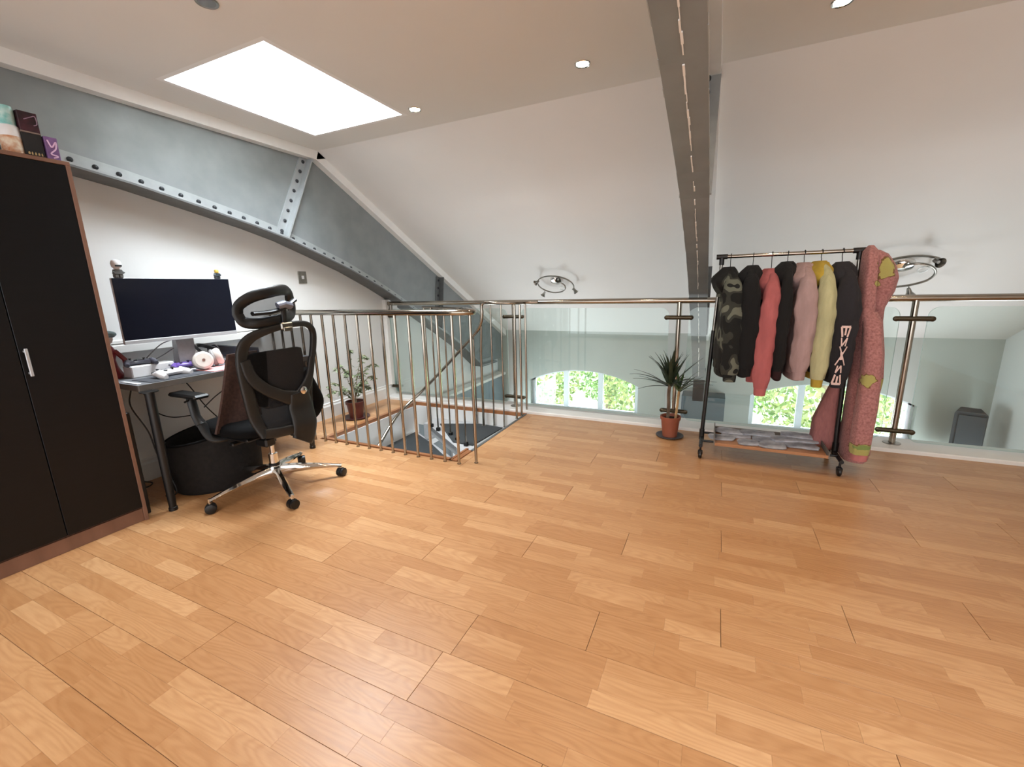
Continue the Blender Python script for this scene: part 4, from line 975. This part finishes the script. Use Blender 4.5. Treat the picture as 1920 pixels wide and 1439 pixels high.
# hoodies: one builder, every garment its own shape and colour
def fabric(name, rgb, lo=None, var=.10, scale=22, bump=.9, r=.95, sheen=.0): return mat(name, rgb, r, var=var, scale=scale, bump=bump, lo=lo, sheen=sheen, stretch=(1, 1, .28))
def camo():
    m = bpy.data.materials.new('camouflage_fabric'); m.use_nodes = True; nt = m.node_tree; b = nt.nodes['Principled BSDF']; b.inputs['Roughness'].default_value = .95
    tc = nt.nodes.new('ShaderNodeTexCoord'); nz = nt.nodes.new('ShaderNodeTexNoise'); nz.inputs['Scale'].default_value = 8; nz.inputs['Detail'].default_value = 1.0; nz.inputs['Distortion'].default_value = .15
    cr = nt.nodes.new('ShaderNodeValToRGB'); cr.color_ramp.interpolation = 'CONSTANT'; e = cr.color_ramp.elements
    e[0].color = (*lin((14, 15, 14)), 1); e[0].position = 0
    e[1].color = (*lin((98, 100, 88)), 1); e[1].position = .54
    x = e.new(.48); x.color = (*lin((46, 48, 42)), 1)
    x = e.new(.66); x.color = (*lin((20, 21, 20)), 1)
    nt.links.new(tc.outputs['Object'], nz.inputs['Vector']); nt.links.new(nz.outputs['Fac'], cr.inputs[0]); nt.links.new(cr.outputs[0], b.inputs['Base Color'])
    return m
CAMO = camo()
from mathutils import noise as _ns
def garment(x0, yawd, top, hem, body_m, sleeve_m, cuff_m, label, hanger_label, seed, slx=0.0, slen=.60, sw=.062, hood_m=None, tw=.045, hoodx=0, hood=True):
    z0 = 1.43
    # hanger (its own thing: the garment hangs on it)
    hg = thing('clothes_hanger', (x0, ry_, top - .05), hanger_label, 'hanger', 'black hangers on the rack rail')
    M_ = Matrix.Translation((x0, ry_, 0)) @ Matrix.Rotation(math.radians(yawd), 4, 'Z')
    b = MB(M_); hk = [(0, 0, top - .035), (0, 0, top + .01), (0, .012, z0 - .030)] + [(0, .018 * math.cos(a), z0 + .0 + .018 * math.sin(a)) for a in np.radians(np.linspace(-50, 200, 10))]
    b.tube(hk, .0024, 6); b.build('hook', BLACK, hg)
    b = MB(M_); b.tube(bez([(0, -.19, top - .145), (0, -.1, top - .075), (0, 0, top - .045), (0, .1, top - .075), (0, .19, top - .145)]), .006, 8); b.build('shoulder_bar', BLACK, hg)
    gm = thing('hoodie', (x0, ry_, hem), label, 'hoodie')
    # body
    b = MB(M_); rings = []; n = 36
    for u, w, t_ in ((0, .20, .048), (.012, .215, .052), (.06, .215, .050), (.09, .230, .056), (.3, .232, .056), (.55, .230, .054), (.75, .225, .050), (.82, .205, .046), (.88, .150, .042), (.93, .085, .040), (1.0, .060, .034)):
        z = hem + (top - .035 - hem) * u
        ring = []
        for k in range(n):
            a = 2 * math.pi * k / n
            fold = 1 + .22 * _ns.noise((math.cos(a) * 2.2 + seed, math.sin(a) * 2.2, z * 3 + seed)) + (.12 * math.sin(a * 7 + seed + z * 4) * (1 - u))
            ring.append(((t_ + tw - .045) * fold * math.copysign(abs(math.cos(a)) ** .8, math.cos(a)) , w * math.copysign(abs(math.sin(a)) ** .8, math.sin(a)), z))
        rings.append(ring)
    b.loft(rings); b.build('body', body_m, gm, angle=70)
    b = MB(M_); b.loft([[((.050 + tw - .045) * g * math.cos(a), .212 * g * math.sin(a), hem - .045 + h) for a in [2 * math.pi * k / 28 for k in range(28)]] for h, g in ((0, .90), (.006, .94), (.04, .96), (.05, .95))]); b.build('waistband', cuff_m, gm, angle=60)
    # sleeves
    for s in (-1, 1):
        pts = [(slx * .0, s * .055, top - .040), (slx * .1, s * .130, top - .085), (slx * .3, s * .205, top - .165), (slx * .6, s * .235, top - .29), (slx * .9, s * .245, top - .43), (slx, s * .235, top - .16 - slen * .75), (slx * .95, s * .225, top - .115 - slen)]
        P = bez(pts, 6); N = len(P); b = MB(M_); rings = []
        for i, p in enumerate(P):
            u = i / (N - 1); w = np.interp(u, [0, .12, .25, .45, .7, .92, 1], [.018, .030, sw * .72, sw, sw * .96, sw * .90, sw * .70]); h = np.interp(u, [0, .12, .3, 1], [.02, .036, .046, .036])
            tg = (P[min(i + 1, N - 1)] - P[max(i - 1, 0)]).normalized(); sd = Vector((1, 0, 0)); nn = tg.cross(sd).normalized()
            ring = []
            for k in range(22):
                a = 2 * math.pi * k / 22
                fo = 1 + .20 * _ns.noise((math.cos(a) * 1.6 + seed * 2, math.sin(a) * 1.6 + s, p.z * 7)) + .05 * math.sin(p.z * 60 + a * 2)
                ring.append(p + sd * (w * fo * math.cos(a)) + nn * (h * fo * math.sin(a)))
            rings.append(ring)
        b.loft(rings); b.build('sleeve', sleeve_m, gm, angle=70)
        p = P[-1]; b = MB(M_); b.loft([[(p.x + sw * .62 * g * math.cos(a), p.y + .030 * g * math.sin(a), p.z + h) for a in [2 * math.pi * k / 20 for k in range(20)]] for h, g in ((-.055, .88), (-.05, .93), (-.01, 1.0), (.004, .98))]); b.build('cuff', cuff_m, gm, angle=60)
    if hood:
        hm = hood_m or body_m; b = MB(M_); rings = []
        # hood: a soft folded shell falling behind the neck opening, hollow at the top
        for u in np.linspace(0, 1, 12):
            z = top - .005 - .20 * u; r = .055 + .085 * math.sin(math.pi * min(u * 1.1, 1)) ; 
            ring = []
            for k in range(26):
                a = 2 * math.pi * k / 26
                fo = 1 + .22 * _ns.noise((math.cos(a) * 1.8 + seed, math.sin(a) * 1.8, u * 3.0 + seed))
                ring.append((hoodx - .035 * u + r * .62 * fo * math.cos(a), -.055 * u - .01 + r * 1.0 * fo * math.sin(a), z))
            rings.append(ring)
        b.loft(rings); b.build('hood', hm, gm, angle=70)
        b = MB(M_); b.tube(bez([(hoodx + .025, -.060, top - .02), (hoodx + .045, -.085, top - .10), (hoodx + .03, -.10, top - .17), (hoodx - .01, -.11, top - .20)]), .015, 10); b.build('hood_edge', hm, gm, angle=60)
    return gm, M_
BK = fabric('black_fleece', (8, 8, 10)); BK2 = fabric('soft_black_cotton', (11, 11, 12)); CO = fabric('coral_cotton', (176, 96, 96)); PK = fabric('dusty_pink_cotton', (170, 142, 140))
YL = fabric('pale_yellow_cotton', (186, 182, 140)); MU = fabric('mustard_cotton', (178, 150, 54)); CH = fabric('charcoal_cotton', (36, 34, 39)); MR = fabric('maroon_black_cotton', (44, 18, 20))
garment(.068, 4, 1.365, .66, CAMO, CAMO, CAMO, 'camouflage hoodie hanging first on the left of the rack', 'black hanger holding the camouflage hoodie', 1.3, slx=.03, slen=.60, sw=.068, tw=.052, hoodx=-.01)
garment(.205, -4, 1.37, .665, BK, BK, BK, 'plain black hoodie hanging between the camouflage and coral ones', 'black hanger holding the plain black hoodie', 4.1, slx=.012, slen=.56, sw=.062)
garment(.315, 3, 1.345, .665, BK2, CO, CO, 'coral pink hoodie with a thick coral hood and sleeve', 'black hanger holding the coral hoodie', 6.7, slx=-.03, slen=.66, sw=.060, hood_m=CO, hoodx=-.01)
garment(.405, -3, 1.385, .655, BK2, BK2, MR, 'slim black hoodie squeezed between the coral and dusty pink ones', 'black hanger holding the slim black hoodie', 8.9, slx=-.01, slen=.58, sw=.040, tw=.030)
garment(.497, 2, 1.375, .665, PK, PK, PK, 'dusty pink hoodie hanging fifth on the rack', 'black hanger holding the dusty pink hoodie', 11.2, slx=.0, slen=.57, sw=.060)
garment(.59, 4, 1.38, .68, BK2, YL, MU, 'pale yellow hoodie with mustard hood and cuffs', 'black hanger holding the yellow hoodie', 13.8, slx=.0, slen=.615, sw=.052, hood_m=MU, hoodx=-.01)
gm, GM = garment(.70, 3, 1.37, .66, CH, CH, CH, 'charcoal hoodie with pale lettering printed down the sleeve', 'black hanger holding the charcoal hoodie', 16.1, slx=.0, slen=.60, sw=.064)
# the lettering down the near sleeve: E N X N E, wide at the ends, a long-legged X in the middle
b = MB()
INK = mat('pale_pink_print', (226, 196, 188), .7)
def sleeve_pt(u, v):   # u across the sleeve (m), v height (m)
    v = v - .135; x = .697 + u * .62; yy = ry_ - .245 - .050 * math.sqrt(max(0, 1 - (u / .075) ** 2)) - .006 + max(0, .85 - v) * .07
    return (x + (v - .80) * .03, yy, v)
def stroke(p, q, w):
    n = 5; A = []; 
    d = Vector((q[0] - p[0], q[1] - p[1])); L_ = d.length; nr = Vector((-d.y, d.x)) / L_ * w / 2
    for i in range(n + 1):
        c = Vector(p) + d * (i / n); A.append((c + nr, c - nr))
    rings = []
    for a_, c_ in A:
        f0 = Vector(sleeve_pt(*a_)); f1 = Vector(sleeve_pt(*c_)); rings.append([f0, f1, f1 + Vector((0, .003, 0)), f0 + Vector((0, .003, 0))])
    b.loft(rings)
# letters read bottom to top, rotated a quarter turn
def glyph(segs, v0, h, w0, w1, th):
    for (a, c) in segs:
        def tr_(p):   # p = (along 0..1, across -1..1)
            w = w0 + (w1 - w0) * p[0]; return (-p[1] * w / 2 + .002, v0 + h * p[0])
        stroke(tr_(a), tr_(c), th)
EL = [((0.05, -1), (0.05, 1)), ((0.05, -.95), (.95, -.95)), ((.05, 0), (.8, 0)), ((.05, .95), (.95, .95))]
NL = [((0, -1), (1, -1)), ((1, 1), (0, 1)), ((0, 1), (1, -1))]
ER = [((0.95, -1), (0.95, 1)), ((0.95, -.95), (.05, -.95)), ((.95, 0), (.2, 0)), ((.95, .95), (.05, .95))]
glyph(EL, .765, .065, .074, .040, .014)
glyph(NL, .838, .045, .044, .026, .010)
glyph([((0, -1.9), (1, 1.2)), ((0, 1.7), (1, -1.6))], .885, .115, .042, .042, .009)
glyph([((.3, -.3), (.7, .3)), ((.3, .3), (.7, -.3))], .885, .115, .042, .042, .014)
glyph(NL, 1.002, .05, .028, .046, .010)
glyph(ER, 1.055, .065, .040, .074, .014)
b.build('sleeve_lettering', INK, gm, angle=0)

# ------------------------------------------------------------------ fleece robe thrown over the right end of the rack
def robe_mat():
    m = bpy.data.materials.new('pink_fleece_print'); m.use_nodes = True; nt = m.node_tree; b = nt.nodes['Principled BSDF']; b.inputs['Roughness'].default_value = 1; b.inputs['Sheen Weight'].default_value = .1
    geo = nt.nodes.new('ShaderNodeNewGeometry')
    n1 = nt.nodes.new('ShaderNodeTexNoise'); n1.inputs['Scale'].default_value = 90; n1.inputs['Detail'].default_value = 3
    nt.links.new(geo.outputs['Position'], n1.inputs['Vector'])
    c1 = nt.nodes.new('ShaderNodeValToRGB'); c1.color_ramp.elements[0].color = (*lin((140, 92, 90)), 1); c1.color_ramp.elements[1].color = (*lin((180, 126, 122)), 1); c1.color_ramp.elements[0].position = .3; c1.color_ramp.elements[1].position = .7
    nt.links.new(n1.outputs['Fac'], c1.inputs[0]); last = c1.outputs[0]
    def blob(c, r, rgb, last, sq=(1, 1, 1)):
        d = nt.nodes.new('ShaderNodeVectorMath'); d.operation = 'SUBTRACT'; d.inputs[1].default_value = c
        nt.links.new(geo.outputs['Position'], d.inputs[0])
        s = nt.nodes.new('ShaderNodeVectorMath'); s.operation = 'MULTIPLY'; s.inputs[1].default_value = sq; nt.links.new(d.outputs[0], s.inputs[0])
        w = nt.nodes.new('ShaderNodeVectorMath'); w.operation = 'LENGTH'; nt.links.new(s.outputs[0], w.inputs[0])
        nn = nt.nodes.new('ShaderNodeTexNoise'); nn.inputs['Scale'].default_value = 26; nt.links.new(geo.outputs['Position'], nn.inputs['Vector'])
        ad = nt.nodes.new('ShaderNodeMath'); ad.operation = 'MULTIPLY_ADD'; nt.links.new(nn.outputs['Fac'], ad.inputs[0]); ad.inputs[1].default_value = r * 1.5; nt.links.new(w.outputs[1], ad.inputs[2])
        lt = nt.nodes.new('ShaderNodeMath'); lt.operation = 'LESS_THAN'; lt.inputs[1].default_value = r * 1.65; nt.links.new(ad.outputs[0], lt.inputs[0])
        mx = nt.nodes.new('ShaderNodeMixRGB'); nt.links.new(lt.outputs[0], mx.inputs[0]); nt.links.new(last, mx.inputs[1]); mx.inputs[2].default_value = (*lin(rgb), 1); return mx.outputs[0]
    for c, r, sq in (((.90, 3.33, 1.31), .050, (1.2, .4, .8)), ((.865, 3.33, 1.225), .020, (.8, .4, 1)), ((.95, 3.38, .86), .030, (1.6, .4, .8)), ((.855, 3.20, .66), .040, (1.1, .4, 1)), ((.88, 3.20, .215), .050, (.45, .4, 1.3)), ((.975, 3.4, .99), .03, (1, .4, .8)), ((.985, 3.42, .60), .03, (1, .4, .8))):
        last = blob(c, r * 1.15, (112, 84, 52), last, sq); last = blob(c, r, (166, 158, 92), last, sq)
    last = blob((.88, 3.20, .235), .018, (120, 140, 76), last, (.35, .4, 1))
    nt.links.new(last, b.inputs['Base Color'])
    bp = nt.nodes.new('ShaderNodeBump'); bp.inputs['Strength'].default_value = .5; bp.inputs['Distance'].default_value = .006; nt.links.new(n1.outputs['Fac'], bp.inputs['Height']); nt.links.new(bp.outputs[0], b.inputs['Normal'])
    return m
ROBE = robe_mat()
rb_ = thing('fleece_robe', (.86, 3.43, .08), 'long pink fleece robe with yellow-green patches draped over the right end of the rack', 'robe')
def cloth(secs, n, parent, name, m, seed, amp=.12, cy=3.43):
    b = MB(); rings = []
    zz = [s[0] for s in secs]
    for z in np.linspace(zz[0], zz[-1], 40):
        cx_, hw_, hd_, cy_ = [np.interp(-z, [-q_ for q_ in zz], [s[k] for s in secs]) for k in (1, 2, 3, 4)]
        ring = []
        for k in range(n):
            a = 2 * math.pi * k / n
            fo = 1 + amp * _ns.noise((math.cos(a) * 2 + seed, math.sin(a) * 2, z * 2.4)) + amp * .45 * math.sin(a * 5 + seed + z * 2)
            ring.append((cx_ + hw_ * fo * math.copysign(abs(math.cos(a)) ** .8, math.cos(a)), cy_ + hd_ * fo * math.copysign(abs(math.sin(a)) ** .8, math.sin(a)), z))
        rings.append(ring)
    b.loft(rings); return b.build(name, m, parent, angle=70)
cloth([(1.455, .828, .012, .02, 3.42), (1.445, .828, .032, .05, 3.42), (1.38, .826, .036, .07, 3.40), (1.2, .826, .038, .085, 3.38), (.95, .838, .045, .09, 3.38), (.7, .865, .06, .10, 3.38), (.4, .885, .068, .12, 3.42), (.13, .895, .075, .13, 3.43), (.09, .895, .070, .12, 3.43)], 40, rb_, 'robe_body', ROBE, 2.0)
cloth([(1.425, .855, .02, .03, 3.42), (1.40, .875, .04, .06, 3.42), (1.33, .900, .062, .08, 3.43), (1.26, .915, .068, .085, 3.43), (1.18, .912, .062, .08, 3.43), (1.08, .890, .048, .07, 3.43), (1.0, .895, .05, .06, 3.44), (.95, .885, .045, .06, 3.44)], 30, rb_, 'robe_hood', ROBE, 5.0, .10)
cloth([(1.02, .90, .045, .06, 3.46), (.8, .92, .060, .07, 3.47), (.62, .935, .062, .07, 3.47), (.4, .92, .062, .08, 3.47), (.12, .915, .075, .09, 3.46)], 30, rb_, 'robe_back_panel', ROBE, 9.0, .16)
cloth([(1.06, .845, .035, .03, 3.33), (1.0, .860, .050, .05, 3.31), (.8, .872, .050, .06, 3.25), (.5, .880, .054, .06, 3.24), (.24, .878, .054, .055, 3.24), (.185, .878, .050, .05, 3.24)], 30, rb_, 'robe_sleeve', ROBE, 12.0, .08)
cloth([(.19, .878, .040, .040, 3.24), (.178, .878, .042, .042, 3.24), (.14, .878, .040, .040, 3.24)], 24, rb_, 'robe_cuff', fabric('rose_ribbing', (192, 118, 116)), 3.0, .04)
cloth([(.62, .79, .03, .05, 3.52), (.45, .765, .055, .06, 3.54), (.3, .745, .075, .07, 3.55), (.13, .76, .085, .08, 3.55), (.10, .77, .07, .06, 3.55)], 26, rb_, 'robe_trailing_hem', fabric('shaded_rose_fleece', (168, 110, 106), bump=.4, scale=90), 7.0, .18)

# ------------------------------------------------------------------ potted plants
def pot(t, x, y, r0_, r1_, h, m, sm, sr, dish):
    b = MB(); b.lathe([(.004, .0), (sr * .8, .0), (sr, .010), (sr, .014), (sr * .93, .014), (sr * .76, .005), (.004, .005)], (x, y, .0005), 36); b.build('saucer', sm, t)
    b = MB(); b.lathe([(.004, .006), (r0_, .006), (r1_ * .97, h * .84), (r1_ * 1.06, h * .85), (r1_ * 1.09, h), (r1_ * .98, h), (r1_ * .92, h * .86), (.02, h * .85)], (x, y, 0), 36); b.build('pot', m, t)
    b = MB(); b.lathe([(.004, h * .885), (r1_ * .6, h * .88), (r1_ * .93, h * .87), (r1_ * .93, h * .80), (.004, h * .80)], (x, y, 0), 24); b.disp(.003, 60); b.build('soil', SOIL, t)
px_, py_ = -.285, 3.70
dr = thing('dragon_tree', (px_, py_, 0), 'spiky-leaved potted palm-like plant in a terracotta pot by the glass', 'plant')
pot(dr, px_, py_, .058, .076, .178, TERRA, mat('dark_grey_saucer', (74, 72, 76), .5), .110, 1)
TR = mat('grey_brown_trunk', (120, 100, 82), .85, var=.25, scale=40, stretch=(1, 1, .3), bump=.4); TR2 = mat('straw_trunk', (190, 152, 104), .7, var=.15, scale=30)
b = MB(); b.tube(bez([(px_ - .022, py_, .14), (px_ - .02, py_, .26), (px_ - .024, py_, .38), (px_ - .016, py_, .45)]), .0135, 10); b.disp(.0015, 60); b.build('trunk', TR, dr)
b = MB(); b.tube(bez([(px_ + .038, py_, .14), (px_ + .046, py_, .26), (px_ + .052, py_, .36), (px_ + .056, py_, .41)]), .0105, 10); o = b.build('trunk', TR2, dr); o['label'] = 'pale straw-coloured trunk'
LF = mat('dark_strap_leaf', (52, 64, 44), .45, var=.25, scale=20, lo=(30, 40, 28)); LF2 = mat('green_strap_leaf', (74, 96, 52), .45, var=.2, scale=20)
def strap(root, az, el, L_, w, droop, parent, m):
    d = Vector((math.cos(az), math.sin(az), 0)); pts = []; p = Vector(root); e = el
    N = 8; lfts = []
    for i in range(N + 1):
        u = i / N; sd = Vector((-d.y, d.x, 0)); ww = w * math.sin(math.pi * min(u * .75 + .16, 1)) * (1 - u ** 3) + .0004
        up_ = Vector((-d.x * math.sin(e), -d.y * math.sin(e), math.cos(e)))
        lfts.append([p + sd * ww + up_ * .15 * ww, p - up_ * .0012, p - sd * ww + up_ * .15 * ww, p + up_ * .0012])
        p = p + (d * math.cos(e) + Vector((0, 0, math.sin(e)))) * (L_ / N); e -= droop / N * (0.4 + 1.2 * u)
    b = MB(); b.loft(lfts); return b.build('leaf', m, parent, angle=60)
random.seed(11)
for i in range(36):
    el = math.radians(random.choice((85, 78, 70, 62, 50, 38, 25, 12))); strap((px_ - .016 + U(-.006, .006), py_ + U(-.006, .006), .44 + U(-.02, .02)), i * 2.4 + U(-.3, .3), el, U(.25, .36), .0175, U(.2, .8), dr, LF)
for az, el, L_ in ((math.radians(200), 22, .24), (math.radians(215), 8, .22), (math.radians(190), 34, .25)): strap((px_ - .018, py_, .43), az, math.radians(el), L_ * 1.3, .0155, .5, dr, LF)
for i in range(14):
    el = math.radians(random.choice((75, 60, 48, 35, 25))); strap((px_ + .056 + U(-.005, .005), py_ + U(-.005, .005), .40 + U(-.015, .015)), i * 2.4 + U(-.3, .3), el, U(.19, .28), .0110, U(.3, .8), dr, LF2)

fx_, fy_ = -3.265, 3.175
fc = thing('weeping_fig', (fx_, fy_, 0), 'small potted fig with variegated leaves in an oxblood pot behind the bars', 'plant')
pot(fc, fx_, fy_, .066, .088, .175, TERRAD, mat('maroon_saucer', (70, 34, 34), .4), .132, 1)
STM = mat('fig_stem', (128, 112, 86), .8)
FL1 = mat('variegated_leaf', (150, 160, 124), .5, var=.3, scale=60, lo=(88, 104, 72))
random.seed(23)
tips = [(0, 0, .70), (.03, .15, .62), (-.02, -.14, .56), (.05, .24, .52), (-.03, -.22, .40), (.02, -.08, .50), (.0, .10, .45), (.06, .20, .40), (-.02, -.25, .33), (.04, -.17, .34), (.0, .17, .30), (.05, .05, .36)]
lv = MB(); 
for i, (dx_, dyy, h) in enumerate(tips):
    P = bez([(fx_ + U(-.01, .01), fy_ + U(-.01, .01), .15), (fx_ + dx_ * .3, fy_ + dyy * .25, .15 + (h - .15) * .45), (fx_ + dx_ * .7, fy_ + dyy * .65, .15 + (h - .15) * .85), (fx_ + dx_, fy_ + dyy, h), (fx_ + dx_ * 1.2, fy_ + dyy * 1.25, h - .03)], 5)
    b = MB(); b.tube(P, .0026 if i else .0045, 6); b.build('stem', STM, fc)
    for j in range(6, len(P)):
        for q_ in range(3 if j < len(P) - 2 else 4):
            c = P[j]; az = U(0, 6.28); d = Vector((math.cos(az), math.sin(az), U(-.9, .1))).normalized(); sd = d.cross(Vector((U(-.3, .3), U(-.3, .3), 1))).normalized(); L_ = U(.035, .062); w = L_ * .27
            lv.add([c, c + d * L_ * .4 + sd * w, c + d * L_, c + d * L_ * .4 - sd * w], [(0, 1, 2), (0, 2, 3)])
stuff(lv.build('foliage', FL1, fc, angle=0))

# ------------------------------------------------------------------ spotlight fittings on the slope
def swirl(cx, cy, label, big, rot, sc):
    # fitting lies parallel to the slope: local x = world x, local y = down-slope direction, local z = out of the slope
    sy = Vector((0, math.cos(math.atan(K)), -math.sin(math.atan(K)))); sx = Vector((1, 0, 0)); sn_ = -sx.cross(sy)
    o_ = Vector((cx, cy, zs(cy)))
    if sn_.z > 0: sn_ = -sn_
    Mx = Matrix(((sx.x, sy.x, sn_.x, o_.x), (sx.y, sy.y, sn_.y, o_.y), (sx.z, sy.z, sn_.z, o_.z), (0, 0, 0, 1))) @ Matrix.Rotation(rot, 4, 'Z') @ Matrix.Scale(sc, 4)
    t = thing('spiral_spotlight', o_, label, 'ceiling light')
    b = MB(Mx); b.lathe([(.004, .0), (.078, .0), (.078, .018), (.066, .036), (.03, .046), (.004, .047)], (0, 0, 0), 28); b.build('ceiling_rose', CHROME, t)
    pts = []
    for k in range(46):
        a = math.radians(-30 + k * 9.0); r = .03 + .20 * min(1, k / 14) ** .7
        pts.append((r * math.cos(a), r * math.sin(a), .045 + .03 * min(1, k / 10)))
    b = MB(Mx); b.tube([(.085 + .034 * math.cos(q_), .075 + .016 * math.sin(q_), .075 + .01 * math.sin(q_)) for q_ in [2 * math.pi * k / 20 for k in range(20)]], .006, 8, close=True); o = b.build('glass_ring', mat('frosted_white_ring', (240, 244, 242), .3), t); o['label'] = 'small white ring'
    b = MB(Mx); b.tube(pts, .0085, 8); b.build('spiral_bar', CHROMEB, t)
    for k in (17, 26, 34, 43):
        p = Vector(pts[k]); out = Vector((p.x, p.y, 0)).normalized()
        b = MB(Mx); b.tube([p, p + out * .018 + Vector((0, 0, .03))], .004, 8); sp = b.build('swivel', CHROMEB, t)
        c = p + out * .02 + Vector((0, 0, .045)); d = (out * .7 + Vector((0, 0, .7))).normalized()
        b = MB(Mx); b.tube([c - d * .03, c - d * .02, c + d * .006, c + d * .03], [.010, .013, .018, .034], 16, caps=False); b.build('lamp_shade', CHROMEB, sp)
        b = MB(Mx); b.tube([c - d * .01, c + d * .012], .011, 10); b.build('bulb', mat('frosted_bulb', (200, 200, 196), .3), sp)
    return t
swirl(-1.86, 5.34, 'chrome spiral spotlight on the sloped ceiling left of the overhead truss', True, math.radians(20), 1.0)
swirl(1.52, 5.26, 'larger chrome spiral spotlight on the slope partly behind the pink robe', True, math.radians(-60), 1.25)

# ------------------------------------------------------------------ speaker in the lower room
SPX = Matrix.Translation((2.76, 6.60, 0)) @ Matrix.Rotation(math.radians(-20), 4, 'Z') @ Matrix.Translation((-2.79, -6.62, 0))
sp = thing('loudspeaker', (2.79, 6.62, ZF), 'tall dark grey loudspeaker on a stand in the corner seen through the glass', 'loudspeaker')
b = MB(SPX); pl = []
for (x, y) in ((2.655, 6.50), (2.925, 6.50), (2.885, 6.76), (2.695, 6.76)): pl.append((x, y))
b.loft([[(p[0] + (2.79 - p[0]) * s, p[1], z) for p in pl] for s, z in ((0, -.86), (0, -.285), (.05, -.265), (.16, -.255))]); b.build('cabinet', mat('charcoal_cabinet', (58, 62, 66), .7, var=.08), sp, angle=25)
b = MB(SPX); b.box((2.69, 6.488, -.84), (2.915, 6.50, -.29), .006); b.build('grille', mat('dark_grille', (58, 63, 67), .7, var=.1, scale=120), sp)
b = MB(SPX); b.tube([(2.79, 6.66, ZF + .3), (2.79, 6.66, -.86)], .018, 12); b.build('pole', BLACK, sp)
for a in (0.3, 2.4, 4.5):
    b = MB(SPX); b.tube([(2.79, 6.66, ZF + .45), (2.79 + .25 * math.cos(a) * .9, 6.66 + .22 * math.sin(a), ZF + .01)], .011, 8); b.build('leg', BLACK, sp)

# ------------------------------------------------------------------ outside: lawn and leafy shrubs beyond the windows
b = MB(); b.box((-16, YW + .26, ZF - .4), (16, 30, ZF - .15)); o = b.build('lawn', mat('lawn_grass', (92, 116, 58), .95, var=.25, scale=8)); o['kind'] = 'structure'
def leafmat(name, rgb, lo):
    m = bpy.data.materials.new(name); m.use_nodes = True; nt = m.node_tree; b = nt.nodes['Principled BSDF']; o = nt.nodes['Material Output']
    geo = nt.nodes.new('ShaderNodeNewGeometry'); cr = nt.nodes.new('ShaderNodeValToRGB'); cr.color_ramp.elements[0].color = (*lin(lo), 1); cr.color_ramp.elements[1].color = (*lin(rgb), 1)
    nt.links.new(geo.outputs['Random Per Island'], cr.inputs[0]); nt.links.new(cr.outputs[0], b.inputs['Base Color']); b.inputs['Roughness'].default_value = .6
    tl = nt.nodes.new('ShaderNodeBsdfTranslucent'); nt.links.new(cr.outputs[0], tl.inputs[0]); mx = nt.nodes.new('ShaderNodeMixShader'); mx.inputs[0].default_value = .45
    nt.links.new(b.outputs[0], mx.inputs[1]); nt.links.new(tl.outputs[0], mx.inputs[2]); nt.links.new(mx.outputs[0], o.inputs[0]); return m
LM = [leafmat('spring_leaves', (122, 146, 84), (44, 70, 34)), leafmat('yellow_green_leaves', (150, 150, 96), (60, 84, 40))]
shrubs = [(-6.4, 13.2, 1.5), (-4.3, 10.2, 1.35), (-2.9, 13.2, 1.5), (-1.2, 10.2, 1.35), (.6, 13.2, 1.5), (2.1, 10.2, 1.35), (4.4, 13.2, 1.5)]
names = ['at the far left of the left window', 'in the left pane of the left window', 'in the middle pane of the left window', 'in the right pane of the left window', 'seen below the hoodies', 'seen to the right of the pink robe', 'at the far right outside']
for i, (x, y, r) in enumerate(shrubs):
    t = thing('leafy_tree', (x, y, ZF - .15), 'bright green leafy tree outside, ' + names[i], 'tree')
    b = MB(); b.tube(bez([(x, y, ZF - .15), (x + .05, y, ZF + .8), (x - .05, y, ZF + 2.0), (x, y, ZF + 2.8)]), [.09] * 12 + [.06] * 13, 8); b.build('trunk', TR, t)
    rng = np.random.default_rng(i + 5); n = 3600
    d = rng.normal(size=(n, 3)); d /= np.linalg.norm(d, axis=1)[:, None]; rad = rng.uniform(.45, 1, n) ** .5
    c = d * rad[:, None] * np.array([r, r * .8, 1.75]) + np.array([x, y, ZF + 1.95])
    a1 = rng.normal(size=(n, 3)); a1 /= np.linalg.norm(a1, axis=1)[:, None]; a2 = np.cross(a1, d); a2 /= np.linalg.norm(a2, axis=1)[:, None] + 1e-6
    L_ = rng.uniform(.05, .095, n)[:, None]
    V_ = np.stack([c - a1 * L_, c + a2 * L_ * .45, c + a1 * L_, c - a2 * L_ * .45], 1).reshape(-1, 3)
    b = MB(); b.v = [tuple(v) for v in V_]; b.f = [(4 * k, 4 * k + 1, 4 * k + 2, 4 * k + 3) for k in range(n)]; b.mi = [0] * n
    stuff(b.build('foliage', LM[i % 2], t, angle=0))
